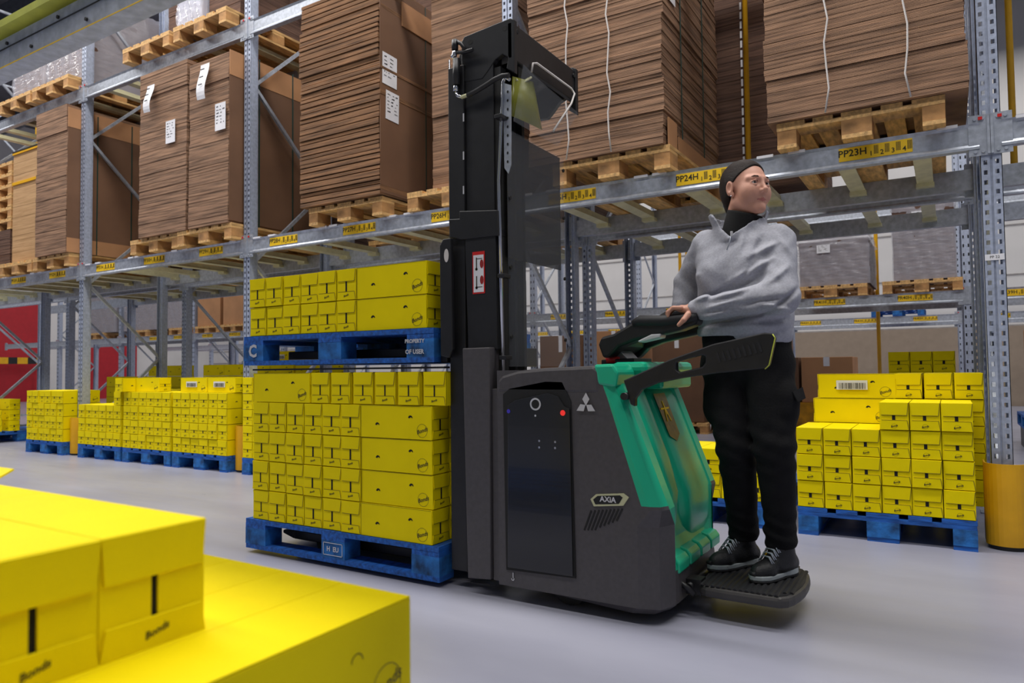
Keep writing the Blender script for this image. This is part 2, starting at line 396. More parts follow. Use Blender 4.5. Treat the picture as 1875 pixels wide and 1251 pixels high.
# sprinkler drop pipes
for i, (x, y, lb) in enumerate(((-1.418, 1.12, 'yellow vertical pipe behind the two right cardboard stacks'), (0.174, 1.12, 'yellow vertical pipe right of the big right post'),
        (-6.089, 1.12, 'yellow vertical pipe left of the tall leaning sheet stack'), (-11.9, 1.12, 'yellow vertical pipe at the top left corner'))):
    MB().tube([(x, y, 2.1 if y < 2 else 0), (x, y, 8.6)], 0.019, 10).build('sprinkler_pipe', YPIPE, None, label=lb, category='pipe', group='yellow pipes')
for i, x in enumerate((-4.405, -3.657, -3.547, -0.981, 0.2)):
    MB().tube([(x, 6.35, 0.0), (x, 6.35, 6)], 0.024, 10).build('sprinkler_pipe', YPIPE, None, label='%s yellow pipe from the left in front of the pale wall' % ORD[i], category='pipe', group='far yellow pipes')
# the opposite rack, above the camera side of the aisle
t = thing('rack_beam', 'heavy overhead shelf beam crossing the top left corner close up', 'rack beam', (0, 0, 0))
m = MB(); m.box(-3.40, 1.35, -3.05, -2.983, 1.96, 2.062); m.build('beam_profile', GALV, t)
m = MB(); m.box(-3.40, 1.35, -3.052, -3.0505, 1.960, 1.9635); m.build('edge_stripe', LBLY, t)
m = MB(); m.box(-3.40, 1.35, -3.053, -3.0505, 2.023, 2.026); m.build('seam', BLK, t)
m = MB()
for k in range(27):
    x = -3.3+k*0.17; m.tube([(x, -3.05, 1.985 if k % 2 else 2.038), (x, -3.056, 1.985 if k % 2 else 2.038)], 0.006, 6)
m.build('bolts', BLK, t, kind='stuff')
m = MB(); m.box(-3.40, 1.35, -3.075, -2.96, 2.085, 2.11); m.build('top_flange', mat('flange_yellow_bounce', rgb(214, 218, 96), 0.5, 0.0), t)  # yellow-green colour paints in the glow the boxes throw up onto the flange

upright(-3.45, -3.98, 'opposite rack frame just beyond the left edge, above the near boxes', 0, 'opposite rack frames')
upright(1.40, -3.98, 'opposite rack frame just beyond the right edge', 0, 'opposite rack frames')
# ---------------------------------------------------------------- pallets
def pallet(x, y, z, label, along='Y', blue=False, group=None, text=None, rz=0.0):
    """800 x 1200 pallet with its corner block at (x, y); the long side runs along `along`"""
    t = thing('wooden_pallet', label, 'pallet', (x, y, z), (0, 0, (0 if along == 'Y' else PI/2)+rz), group=group or ('blue pallets' if blue else 'bare wood pallets'))
    ms = PAL[blue]
    for i, me in enumerate(ms['top']): obj('top_board', me, t)
    for me in ms['cross']: obj('cross_board', me, t)
    for me in ms['block']: obj('block', me, t)
    for me in ms['bottom']: obj('bottom_board', me, t)
    return t
PAL = {}
def jbox(x0, x1, y0, y1, z0, z1, name, mats):
    m = MB(); j = lambda: random.uniform(-0.0015, 0.0015)
    m.box(x0+j(), x1+j(), y0+j(), y1+j(), z0, z1); return m.mesh(name, mats)
for blue in (True, False):
    d = {'top': [], 'cross': [], 'block': [], 'bottom': []}
    mw = [BLUEW, BLUEW2] if blue else [WOOD, WOOD2]
    x = 0
    for i, wd_ in enumerate((0.145, 0.10, 0.145, 0.10, 0.145)):
        gap = (0.8-0.635)/4
        d['top'].append(jbox(x, x+wd_, 0, 1.2, 0.122, 0.144, 'top_board', [mw[0]])); x += wd_+gap
    for y in (0, 0.5275, 1.055): d['cross'].append(jbox(0, 0.8, y, y+0.145, 0.100, 0.122, 'cross_board', [mw[0]]))
    for x, wd_ in ((0, 0.1), (0.3275, 0.145), (0.7, 0.1)):
        d['bottom'].append(jbox(x, x+wd_, 0, 1.2, 0, 0.022, 'bottom_board', [mw[0]]))
        for y in (0, 0.5275, 1.055): d['block'].append(jbox(x, x+wd_, y, y+0.145, 0.022, 0.1, 'block', [mw[1]]))
    PAL[blue] = d
# ---------------------------------------------------------------- yellow boxes 133 x 400 x BH; the short end looks towards -Y
LOGO = 'Bonds'
def box_mesh(bw, bd, bh, style):
    """origin at the middle of the foot; ends look along y, long sides along x"""
    m = MB(); g = 0.0015; x0, x1, y0, y1 = -bw/2+g, bw/2-g, -bd/2+g, bd/2-g
    m.box(x0, x1, y0, y1, g, bh-g)
    for fy, sg in ((y0, -1), (y1, 1)):      # both short ends: slot, print
        R_ = (lambda u, v, e: (u, fy+sg*e, v))
        ht, hb = (0.40, 0.27) if style != 2 else (0.46, 0.36)
        e = 0.001
        wslot = 0.0060 if style == 0 else (0.009 if style == 2 else 0.0045)
        zs0, zs1 = bh*hb, bh*(1-ht)
        m.quad([R_(-wslot, zs0, e), R_(wslot*0.6, zs0, e), R_(wslot*0.6, zs1, e), R_(-wslot, zs1, e)], 2)
        # outline of the flaps as thin creases
        def ln(u0, v0, u1, v1, w_=0.0011):
            du, dv = u1-u0, v1-v0; L_ = math.hypot(du, dv); nu, nv = -dv/L_*w_, du/L_*w_
            m.quad([R_(u0-nu, v0-nv, e*3.6), R_(u1-nu, v1-nv, e*3.6), R_(u1+nu, v1+nv, e*3.6), R_(u0+nu, v0+nv, e*3.6)], 1)
        # raised flaps
        for (za, zb, ta, tb) in ((bh*(1-ht), bh-2*g, 0.008, 0.001), (2*g, bh*hb, 0.001, 0.008)):
            pts = [(x0+ta, za), (x1-ta, za), (x1-tb, zb), (x0+tb, zb)]
            k = [R_(p[0], p[1], 0.003) for p in pts]+[R_(p[0], p[1], 0) for p in pts]
            m.add(k, [(0,1,2,3), (0,4,5,1), (1,5,6,2), (2,6,7,3), (3,7,4,0)], 0)
            zz = za if za > bh*0.4 else zb
            tt = ta if za > bh*0.4 else tb
            ln(x0+tt, zz, x1-tt, zz)
            ln(x1-ta, za, x1-tb, zb, 0.0014)
        vs, fs = ring(0.0115, 0.0122, 16)
        M4 = F_front(0, fy-0.0042, bh*0.15) if sg < 0 else Matrix(((-1,0,0,0),(0,0,1,fy+0.0042),(0,1,0,bh*0.15),(0,0,0,1)))
        if style == 2: m.merge(vs, fs, M4, 3)
        vs, fs = text_geo(LOGO, 0.0125, 0.0003, 0.3); m.merge(vs, fs, M4 @ Matrix.Rotation(0.25, 4, 'Z'), 3)
    for fx, sg in ((x0, -1), (x1, 1)):      # long sides: thumb holes and round mark
        def R2(u, v, e=0.0008): return (fx+sg*e, u*sg, v)
        for (u, v) in ((0.085, bh*0.66), (-0.10, bh*0.42)):
            pts = [(u+0.012*math.cos(a), v-0.004+0.011*math.sin(a)) for a in [PI*i/8 for i in range(9)]]
            pts += [(u-0.006+0.006*math.cos(PI-PI*i/5)*1, v-0.004) for i in range(0)]
            inner = [(u+0.003+0.005*math.cos(a), v-0.005+0.0045*math.sin(a)) for a in [PI*i/8 for i in range(8, -1, -1)]]
            m.quad([R2(*p) for p in pts+inner], 2)
        M4 = Matrix(((0, 0, sg, fx+sg*0.001), (sg, 0, 0, 0.148*sg), (0, 1, 0, bh*0.27), (0, 0, 0, 1)))
        vs, fs = ring(0.0270, 0.0283, 28); m.merge(vs, fs, M4, 3)
        vs, fs = text_geo(LOGO, 0.0235, 0.0004, 0.3); m.merge(vs, fs, M4 @ Matrix.Rotation(0.3, 4, 'Z'), 3)
        # folded edge lines
        m.quad([R2(-bd/2+0.005, bh-0.004), R2(bd/2-0.005, bh-0.004), R2(bd/2-0.005, bh-0.0025), R2(-bd/2+0.005, bh-0.0025)], 1)
        m.quad([R2(-bd/2+0.003, 0.001), R2(-bd/2+0.0045, 0.001), R2(-bd/2+0.0045, bh-0.003), R2(-bd/2+0.003, bh-0.003)], 1)
    return m.mesh('cardboard_box', [Y_, Y_in, HOLE, PRINT])
BH = 0.1435
BMESH = {s: box_mesh(0.1198, 0.399, BH, s) for s in (0, 1, 2)}
TX = 0.1205
BMF = box_mesh(0.1325, 0.399, 0.1395, 2)
NB = [0]
REST = []
def rest(me, x, y, z, ends):
    REST.append((me, Matrix.Translation((x, y, z)) @ Matrix.Rotation(0 if ends == 'Y' else PI/2, 4, 'Z')))
def ybox(x, y, z, ends, label, group, style=0, me=None, jit=1.0):
    """ends='Y': the short ends face the aisle; 'X': the long side faces the aisle. x, y = centre"""
    NB[0] += 1
    o = obj('cardboard_box', me or BMESH[style], None, (x+random.uniform(-1, 1)*0.0006*jit, y+random.uniform(-1, 1)*0.004*jit, z),
            (0, 0, (0 if ends == 'Y' else PI/2)+random.uniform(-0.004, 0.004)*jit), label=label, category='box', group=group)
    return o
BX = 0.1333
def row_label(i, n, side='left'): return '%s from the left' % ORD[i] if n > 1 else 'single'
# ---- lower load on the forklift: X -3.19..-1.99, Y -1.87..-1.07
LX0, LY0 = -3.165, -1.862
pallet(LX0+1.16, LY0-0.008, 0.022, 'blue pallet low on the forklift under the tall yellow load', 'X', True)
zb = 0.022+0.1445
for l in range(4):
    for i in range(6):
        st = 0 if l >= 2 or i > 0 else 1
        ybox(LX0+TX*(i+0.5), LY0+0.2, zb+l*BH, 'Y', 'yellow box end, %s from left, %s layer up, lower forklift load' % (ORD[i], ORD[l]), 'boxes of the lower forklift load', st)
    for j in range(4):
        ybox(LX0+0.722+0.2, LY0+TX*(j+0.5), zb+l*BH, 'X', 'yellow box, long side, %s layer up in the lower forklift load%s' % (ORD[l], '' if j == 0 else ', %s from front' % ORD[j]), 'long boxes of the lower forklift load', 0)
l = 4
ybox(LX0+0.2, LY0+TX/2, zb+l*BH, 'X', 'yellow box lying long side out at the top left of the lower forklift load', 'top layer of the lower forklift load')
for i in range(6):
    ybox(LX0+0.4+BX*(i+0.5), LY0+0.2, zb+l*BH, 'Y', 'yellow box end in the lower forklift load, top layer, %s from left' % ORD[i], 'top layer of the lower forklift load', 1)
# rear rows of the lower load (their far ends and tops)
for l in range(5):
    for i in range(3):
        pass
m = MB(); vs, fs = text_geo('|= EPAL', 0.03, 0.0006)
# ---- upper load on the raised forks
UX0, UY0, UZ = -3.190, -1.862, 0.922
pu = pallet(UX0+1.165, UY0-0.008, UZ, 'blue pallet on the raised forks with a white C stencil on its left corner', 'X', True)
for l in range(2):
    for i in range(6):
        ybox(UX0+TX*(i+0.5), UY0+0.2, UZ+0.1445+l*BH, 'Y', 'yellow box end on the raised pallet, %s layer, %s from the left' % (('bottom', 'top')[l], ORD[i]), 'boxes on the raised pallet', 0)
    for j in range(4):
        ybox(UX0+0.722+0.2, UY0+TX*(j+0.5), UZ+0.1445+l*BH, 'X', 'long yellow box at the right of the raised load, %s layer%s' % (('bottom', 'top')[l], '' if j == 0 else ', %s from the front' % ORD[j]), 'long boxes on the raised pallet', 0)
# stencils on the blue pallets (pallet axes: long side along local y, which is world -X)
def stencil(p, txt, u, v, size, bold=0.001):
    m = MB(); vs, fs = text_geo(txt, size, bold)
    # the face towards the aisle is local x = 0, its left-right runs along local -y
    m.merge(vs, fs, Matrix(((0, 0, -1, -0.003), (-1, 0, 0, u), (0, 1, 0, v), (0, 0, 0, 1))), 0)
    return m.build('stencil', SILVER, p)
stencil(pu, 'C', 1.13, 0.068, 0.085, 0.003); stencil(pu, 'PROPERTY', 0.1, 0.09, 0.022); stencil(pu, 'OF USER', 0.1, 0.045, 0.026)
pl = [o for o in bpy.data.objects if o.get('label', '').startswith('blue pallet low on the forklift')][0]
m = MB()
for (a, b_, c_, d_) in ((0.54, 0.66, 0.034, 0.037), (0.54, 0.66, 0.088, 0.091)): m.box(-0.003, -0.002, a, b_, c_, d_)
for a in (0.54, 0.657): m.box(-0.003, -0.002, a, a+0.003, 0.034, 0.091)
m.build('stencil', SILVER, pl); stencil(pl, 'H  EU', 0.6, 0.062, 0.03)
# ---------------------------------------------------------------- floor pallets of the front row
def floor_load(x0, name, cols, z0=0.1445, front=-0.14, back=0, style=2, bulk=False):
    pallet(x0, front-0.004, 0.0, 'blue floor pallet under %s' % name, 'Y', True)
    for i, h in enumerate(cols):
        for l in range(h):
            if bulk and (l < h-1): rest(BMF, x0+BX*(i+0.5), front+0.2, z0+l*0.1398, 'Y'); continue
            ybox(x0+BX*(i+0.5), front+0.2, z0+l*0.1398, 'Y', 'yellow box, %s column, %s layer up, %s' % (ORD[i], ORD[l], name), 'boxes of '+name, me=BMF, jit=1.5)
    if back:
        for i in range(6):
            for l in range(max(0, back-1), back):
                ybox(x0+BX*(i+0.5), front+0.6, z0+l*0.1398, 'Y', 'rear yellow box, %s column, top of %s' % (ORD[i], name), 'rear boxes of '+name, me=BMF)
def lbox(x, y, z, label, barcode=False, group='long yellow boxes', w_=0.4):
    o = ybox(x, y, z, 'X', label, group, me=BMF)
    if barcode:
        m = MB(); m.box(-0.0045, -0.0005, -0.08, 0.08, -0.026, 0.026)
        for k in range(22): m.box(-0.0055, -0.0045, -0.07+k*0.0064, -0.07+k*0.0064+random.choice((0.002, 0.004)), -0.022, 0.012, 1)
        # local -x is world -Y after the 90 degree turn
        b_ = m.build('barcode_label', [WHITEP, PRINT], None); b_.parent = o; b_.rotation_euler = (0, 0, 0); b_.location = (-0.068, 0.02, 0.075)
        b_.rotation_euler = (0, 0, 0)
    return o
LH = 0.1398; F0 = 0.1445
FR = -0.915
floor_load(FR, 'stepped stack beside the right post', (3, 3, 3, 4, 4, 4), front=-0.165)
for j, xx in enumerate((-0.685,)): lbox(xx, 0.31, F0+3*LH, 'long yellow box lying behind the step of the right stack')
lbox(-0.66, 0.315, F0+4*LH, 'shaded long yellow box with a barcode label above the right stack', True)
for l in range(3): rest(BMF, -0.66, 0.31, F0+l*LH, 'X')
for i in range(3):
    for l in range(4): rest(BMF, -0.43+BX*i*1.05+0.03, 0.45, F0+l*LH, 'Y')
    for l in (4,):
        ybox(-0.43+BX*i*1.05+0.03, 0.45, F0+l*LH, 'Y', 'shaded yellow box above the right stack, %s of three from left' % ORD[i], 'rear boxes of the right stack', me=BMF)
floor_load(-1.86, 'low stack behind the woman', (2, 2, 2, 2, 2, 2), front=-0.14)
# bay behind the forklift
floor_load(-5.47, 'stack just right of the middle-left post', (5, 5, 5, 5, 5, 5), bulk=True)
floor_load(-4.60, 'stack behind the middle of the raised pallet', (5, 5, 5, 5, 5, 5), bulk=True)
# bay left of the load
floor_load(-8.15, 'stepped stack right of the far guard', (3, 3, 3, 3, 3, 4), back=4)
floor_load(-7.31, 'middle stack of the left bay', (4, 4, 4, 4, 4, 4))
floor_load(-6.48, 'stack left of the middle-left guard', (4, 4, 4, 4, 4, 4))
floor_load(-9.27, 'stack left of the far guard', (4, 4, 4, 4, 4, 4))
lbox(-7.02, 0.0, F0+4*LH, 'big yellow box lying on middle stack of the left bay'); ybox(-7.285, 0.0, F0+4*LH, 'Y', 'small yellow box end on the left corner of the middle stack', 'boxes on the left stacks', me=BMF)
lbox(-6.27, 0.0, F0+4*LH, 'left of two long boxes with barcode labels on the left bay stack', True); lbox(-5.87, 0.0, F0+4*LH, 'right of two long boxes with barcode labels on the left bay stack', True)
# far-left pallet, turned long side out and standing further back
pallet(-10.75, 0.09, 0, 'blue pallet at the left picture edge, long side towards the aisle', 'X', True)
for l in range(2):
    for i in range(3):
        lbox(-11.75+0.4*i, 0.17, F0+l*LH, 'long yellow box on the left-edge pallet, %s from left, %s layer' % (ORD[i], ORD[l]), barcode=(l == 0 and i == 1))
for l in range(3):
    for i in range(3): lbox(-11.75+0.4*i, 0.38, F0+l*LH+0.0, 'second-rank long yellow box at the left edge, %s from left, %s layer' % (ORD[i], ORD[l]))
# second row pallets in shade behind
def back_load(x0, y0, name, spec):
    pallet(x0, y0, 0, 'blue pallet under %s' % name, 'Y', True)
    for kind, i, l0, l1 in spec:
        for l in range(0, l1):
            if l < max(l0, l1-3): rest(BMF, x0+0.2+0.4*i, y0+0.07, F0+l*LH, 'X'); continue
            if kind == 'L': lbox(x0+0.2+0.4*i, y0+0.07, F0+l*LH, 'long yellow box, %s from left, %s layer, %s' % (ORD[i], ORD[l], name), barcode=(l == l1-1 and i == 1 and l > 5))
            else: ybox(x0+BX*(i+0.5), y0+0.2, F0+l*LH, 'Y', 'yellow box end, %s column, %s layer, in %s' % (ORD[i], ORD[l], name), 'boxes of '+name, me=BMF)
back_load(-8.13, 1.33, 'shaded rear stack, leftmost of three', [('L', 0, 1, 6), ('L', 1, 1, 6)])
back_load(-7.30, 1.33, 'shaded rear stack, middle of three', [('L', 0, 2, 7), ('L', 1, 2, 7)])
back_load(-6.47, 1.33, 'shaded rear stack, tallest of three', [('L', 0, 3, 8), ('L', 1, 3, 8)])
back_load(-9.3, 1.33, 'shaded rear stack at far left', [('L', 0, 2, 6), ('L', 1, 2, 6)])
back_load(-10.3, 1.33, 'shaded rear stack at the picture edge', [('L', 0, 1, 5), ('L', 1, 1, 5)])
for i in range(3): ybox(-0.50+BX*i, 1.6, F0+5*LH-0.002, 'Y', '%s of three small yellow boxes peeping over the right stack' % ORD[i], 'boxes peeping over the right stack', me=BMF)
pallet(-0.87, 1.4, 0, 'blue pallet hidden behind the right stack', 'Y', True)
for i in range(3):
    for l in range(5): rest(BMF, -0.50+BX*i, 1.6, F0+l*LH, 'Y')

m = MB()
for me, M4 in REST:
    k0 = len(m.v); m.v += [tuple(M4 @ v.co) for v in me.vertices]
    for p in me.polygons: m.f.append(tuple(i+k0 for i in p.vertices)); m.m.append(p.material_index); m.sm.append(False)
m.build('cardboard_boxes', [Y_, Y_in, HOLE, PRINT], None, label='remaining yellow boxes low in the shaded stacks behind', category='boxes', kind='stuff')
# ---------------------------------------------------------------- close-up boxes on the opposite rack's pallet
def big_box(name_label, cx, cy, z, ends, lift=0.0, group='close-up yellow boxes', slot=True, bh=0.14):
    """a box near the camera, with its flaps and print as parts; ends='X': short ends face +X"""
    t = thing('cardboard_box', name_label, 'box', (cx, cy, z), (0, 0, PI/2 if ends == 'X' else 0), group=group)
    bw, bd = (0.1325, 0.398)
    x0, x1, y0, y1 = -bw/2, bw/2, -bd/2, bd/2
    m = MB()
    # shell with a real slot in the end that faces local -y
    m.box(x0, x1, y0+0.004, y1, 0.001, bh-0.003); m.build('carton_body', Y_, t, bevel=0.0012)
    for s in (-1, 1):
        a, b_ = sorted((s*0.0042, s*(bw/2)))
        MB().box(a, b_, y0, y0+0.004, 0.001, bh-0.004).build('inner_flap', Y_, t, bevel=0.0008)
    MB().box(-0.0042, 0.0042, y0+0.0035, y0+0.0042, 0.02, bh-0.02).build('slot_gap', HOLE, t)
    # outer upper and lower flaps, tapered
    for (za, zb, ta, tb, e) in ((bh*0.60, bh-0.001, 0.004, 0.0, 0.0), (0.0, bh*0.26, 0.0, 0.006, 0.0)):
        pts = [(x0+ta, za), (x1-ta, za), (x1-tb, zb), (x0+tb, zb)]
        MB().prism(pts, y0-0.004-lift*(za > 0.05), y0, 'Y').build('end_flap', Y_, t, bevel=0.001)
    MB().box(x0, x1, y0-0.003, y1, bh-0.003, bh).build('top_panel', Y_, t, bevel=0.0012)
    m = MB(); vs, fs = text_geo(LOGO, 0.0125, 0.0003, 0.3); m.merge(vs, fs, F_front(0, y0-0.0045, bh*0.13) @ Matrix.Rotation(0.25, 4, 'Z')); m.build('printed_mark', PRINT, t)
    for s in (-1, 1):
        m = MB()
        M4 = Matrix(((0, 0, s, s*bw/2+s*0.0008), (s, 0, 0, 0.148*s), (0, 1, 0, bh*0.24), (0, 0, 0, 1)))
        vs, fs = ring(0.0270, 0.0282, 40); m.merge(vs, fs, M4); vs, fs = text_geo(LOGO, 0.0235, 0.0004, 0.3); m.merge(vs, fs, M4 @ Matrix.Rotation(0.3, 4, 'Z'))
        m.build('printed_mark', mat('print_olive', rgb(120, 108, 10), 0.6) if 'print_olive' not in bpy.data.materials else bpy.data.materials['print_olive'], t)
        m = MB()
        vs, fs = ring(0.0095, 0.0112, 14, 0, PI); m.merge(vs, fs, Matrix(((0, 0, s, s*bw/2+s*0.0006), (s, 0, 0, 0.09*s), (0, 1, 0, bh*0.60), (0, 0, 0, 1))))
        m.build('thumb_cut', Y_in, t)
    return t
# right-hand group: long sides face +X, tops at z 0.564
GX, GY = -0.885, -3.397
for l in range(3):
    for i in range(4):
        for j in range(2):
            if l < 2 and (i > 1): continue
            if i == 0 and j == 1 and l < 2: pass
            nm = 'close-up yellow box, %s from the marked edge, %s, %s layer' % (ORD[i], ('aisle side', 'camera side')[j], ('bottom', 'middle', 'top')[l])
            big_box(nm, GX-0.0665-0.133*i, GY-0.2-0.4*j, 0.1445+0.14*l, 'Y', group='close-up boxes with the round mark')
# left-hand group one layer higher: short ends face +X
AX, AY = -1.032, -3.632
for i in range(3):
    big_box('close-up box end with vertical slot at bottom left, %s from the aisle' % ORD[i], AX-0.2, AY-0.0635-0.1335*i, 0.5645, 'X', lift=0.002*i)
    for j in (1, 2): big_box('close-up yellow box, %s behind the slotted ends, %s from the aisle' % (ORD[j], ORD[i]), AX-0.2-0.402*j, AY-0.0635-0.1335*i, 0.5645, 'X')
for i in range(3):
    for j in range(2):
        for l in range(3): big_box('close-up box under the slotted ones, %s from aisle, %s row, %s layer' % (ORD[i], ORD[j], ORD[l]), GX-0.54-0.2-0.4*j, GY-0.0665-0.1335*(i+1), 0.1445+0.14*l, 'X')
m = MB(); pts = [(-1.95, -3.63, 0.7055), (-1.62, -3.63, 0.7055), (-1.64, -3.585, 0.722), (-1.90, -3.585, 0.722)]
m.quad(pts); o = m.build('open_flap', Y_, None, label='raised open flap on the boxes at the left edge', category='box flap')
sd = o.modifiers.new('t', 'SOLIDIFY'); sd.thickness = 0.003
pallet(-0.885, -4.2, 0, 'blue pallet under the close-up boxes at bottom left', 'X', True)
pallet(-2.09, -4.2, 0, 'second blue pallet under the close-up boxes at the left edge', 'X', True)

# ---------------------------------------------------------------- stacks of flat cardboard on the shelves
def sheet_stack(x0, x1, y0, y1, z0, z1, label, m_side=CARD, thick=0.018, jit=0.004, lean=0.0, straps=(), seams=True, strap_mat=STRAPW, cat='cardboard stack', top=True, side_face=None, group='stacks of flat cardboard', flap=0, seed=0, gap=0.0009):
    rr = random.Random(seed+int(abs(x0)*100)); cx, cy = (x0+x1)/2, (y0+y1)/2
    t = thing('cardboard_stack', label, cat, (cx, cy, z0), group=group)
    m = MB(); z = 0; H_ = z1-z0; hx, hy = (x1-x0)/2, (y1-y0)/2; bx_, by_ = 0, 0; cnt = 0
    while z < H_-1e-4:
        th = min(thick*rr.uniform(0.75, 1.3), H_-z)
        if cnt % 9 == 0: bx_, by_ = rr.uniform(-1, 1)*jit*1.4, rr.uniform(-1, 1)*jit*1.4
        dx = bx_+rr.uniform(-1, 1)*jit*0.5+lean*z; dy = by_+rr.uniform(-1, 1)*jit*0.5
        m.box(-hx+dx, hx+dx, -hy+dy, hy+dy, z+gap, z+th-gap, 0)
        z += th; cnt += 1
    m.build('sheet_pile', [m_side, CFACE], t)
    for sx in straps:
        m = MB(); n = 14; w_ = 0.005
        pts = [(sx+0.012*math.sin(i*2.3+sx*9)+lean*H_*i/n, -hy-0.009-jit, H_*i/n) for i in range(n+1)]
        m.tube(pts, w_, 6); m.tube([pts[-1], (sx+lean*H_, hy+0.008, H_+0.004)], w_, 6); m.build('strap', strap_mat, t)
    return t, (cx, cy, z0)
def shelf_pallet(x0, y0, z, label): return pallet(x0, y0, z, label, 'Y', False)
def paper(parent, M4, w_, h_, lines=6, seed=1, curl=False):
    rr = random.Random(seed); m = MB()
    if not curl:
        m.merge([(-w_/2, -h_/2, 0), (w_/2, -h_/2, 0), (w_/2, h_/2, 0.0), (-w_/2, h_/2, 0)], [(0, 1, 2, 3)], M4, 0)
        for k in range(lines):
            yy = h_*0.36-k*h_*0.12; xx = -w_*0.38
            while xx < w_*0.3:
                L_ = rr.uniform(0.008, 0.04)
                m.merge([(xx, yy, 0.001), (min(xx+L_, w_*0.4), yy, 0.001), (min(xx+L_, w_*0.4), yy+h_*rr.choice((0.02, 0.05)), 0.001), (xx, yy+h_*0.03, 0.001)], [(0, 1, 2, 3)], M4, 1)
                xx += L_+rr.uniform(0.008, 0.05)
    else:
        n = 10; vs = []; fs = []
        for i in range(n+1):
            s_ = i/n; yy = h_/2-h_*s_; zz = 0.02+0.05*math.sin(PI*s_)*s_+0.035*s_*s_
            vs += [(-w_/2, yy, zz), (w_/2, yy-0.01*s_, zz+0.008*s_)]
        for i in range(n): fs.append((2*i+1, 2*i, 2*i+2, 2*i+3))
        m.merge(vs, fs, M4, 0)
        for k in range(3):
            yy = h_*0.3-k*h_*0.22
            m.merge([(-w_*0.2, yy, 0.05+0.012*k), (w_*0.25, yy, 0.05+0.012*k), (w_*0.25, yy+0.012, 0.05+0.012*k), (-w_*0.2, yy+0.012, 0.05+0.012*k)], [(0, 1, 2, 3)], M4, 1)
    return m.build('paper_label', [WHITEP, YPRT], parent)
ZP = H1+0.002
# big right stack with white straps
shelf_pallet(-0.985, -0.10, ZP, 'bare wood pallet under the big right cardboard stack by the post')
sheet_stack(-1.035, -0.09, -0.13, 1.07, ZP+0.146, 4.0, 'huge stack of flat brown cardboard with two white straps beside the right post', thick=0.026, jit=0.006, straps=(-0.155, 0.22), seed=1)
# middle right stack
shelf_pallet(-2.40, -0.10, ZP, 'bare wood pallet under the middle cardboard stack above the woman')
st, _ = sheet_stack(-2.56, -1.625, -0.13, 1.07, ZP+0.146, 4.0, 'huge stack of flat cardboard with white straps above the woman, behind the mast top', thick=0.022, jit=0.006, straps=(-0.17, 0.12), seed=2)
m = MB(); m.box(0.4675+0.006, 0.4675+0.016, -0.55, -0.40, 0.0, 0.17); m.build('corner_card', CFACE, st)
m = MB(); m.box(0.4675+0.006, 0.4675+0.016, -0.36, 0.5, 0.0, 0.10); m.build('corner_card', CFACE, st)
for y in (-0.28, 0.2): MB().box(0.476, 0.480, y, y+0.012, 0, 1.76).build('strap', STRAPG, st)
paper(st, F_side(0.482, -0.45, 1.05), 0.14, 0.26)
# dark wrapped stack in the second row
shelf_pallet(-2.1, 1.3, ZP, 'bare wood pallet under the dark wrapped stack behind the yellow pipe')
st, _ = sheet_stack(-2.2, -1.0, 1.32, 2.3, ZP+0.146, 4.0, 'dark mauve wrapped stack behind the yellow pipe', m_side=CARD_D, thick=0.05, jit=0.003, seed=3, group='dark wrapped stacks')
m = MB()
for k in range(22): m.box(0.0, 0.014, -0.512, -0.507, 0.05+k*0.075, 0.05+k*0.075+0.055)
m.build('dashed_tape', WHITEP, st, loc=(0.1, 0, 0))
# tall stack with paper labels
shelf_pallet(-4.69, -0.10, ZP, 'bare wood pallet under the dark-edged leaning cardboard stack')
st, c0 = sheet_stack(-4.765, -3.89, -0.13, 0.98, ZP+0.146, 3.95, 'tall stack of cardboard with two white paper labels on its side, left of the mast', m_side=CARD_C, thick=0.040, jit=0.010, seed=4, gap=0.0045)
hx = 0.4375
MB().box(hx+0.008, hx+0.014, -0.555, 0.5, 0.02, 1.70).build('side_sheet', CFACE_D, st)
paper(st, F_side(hx+0.018, -0.45, 1.00) @ Matrix.Rotation(-0.02, 4, 'Z'), 0.17, 0.25, seed=5); paper(st, F_side(hx+0.018, -0.42, 0.72) @ Matrix.Rotation(-0.03, 4, 'Z'), 0.155, 0.23, seed=6)
MB().box(hx+0.015, hx+0.018, 0.0, 0.008, 0, 1.7).build('strap', STRAPG, st)
MB().box(hx+0.014, hx+0.022, -0.30, 0.3, 1.42, 1.62).build('corner_card', CFACE, st)
shelf_pallet(-3.68, -0.05, ZP, 'bare wood pallet right of the labelled stack, left of the mast')
st, _ = sheet_stack(-3.55, -2.88, 0.10, 1.1, ZP+0.146, 4.02, 'pale brown stack directly behind the black mast', thick=0.06, jit=0.005, seed=5)
paper(st, F_front(0.12, -0.52, 1.62) @ Matrix.Rotation(-0.2, 4, 'Z'), 0.2, 0.3, curl=True)
# left bay stacks
shelf_pallet(-7.28, -0.10, ZP, 'left bare wood pallet in the bay between the two left posts'); shelf_pallet(-6.46, -0.12, ZP, 'right bare wood pallet in the bay between the two left posts')
st, _ = sheet_stack(-7.08, -6.31, -0.13, 1.0, ZP+0.146, 3.88, 'left of the twin cardboard stacks with curled tags, between the left posts', thick=0.03, jit=0.005, seed=6)
paper(st, F_front(-0.16, -0.57, 1.36), 0.12, 0.28, curl=True); paper(st, F_front(0.15, -0.58, 0.98), 0.15, 0.22, seed=9)
st, _ = sheet_stack(-6.27, -5.69, -0.13, 1.0, ZP+0.146, 3.80, 'right of the twin cardboard stacks, its dark side behind the middle-left post', thick=0.03, jit=0.005, seed=7)
paper(st, F_front(-0.02, -0.57, 1.34), 0.13, 0.34, curl=True); paper(st, F_front(0.19, -0.58, 0.98), 0.15, 0.25, seed=10)
MB().box(0.297, 0.302, -0.565, 0.56, 0.02, 1.35).build('side_sheet', CFACE_D, st); MB().box(0.298, 0.306, -0.565, 0.57, 1.35, 1.58).build('top_band', CFACE, st)
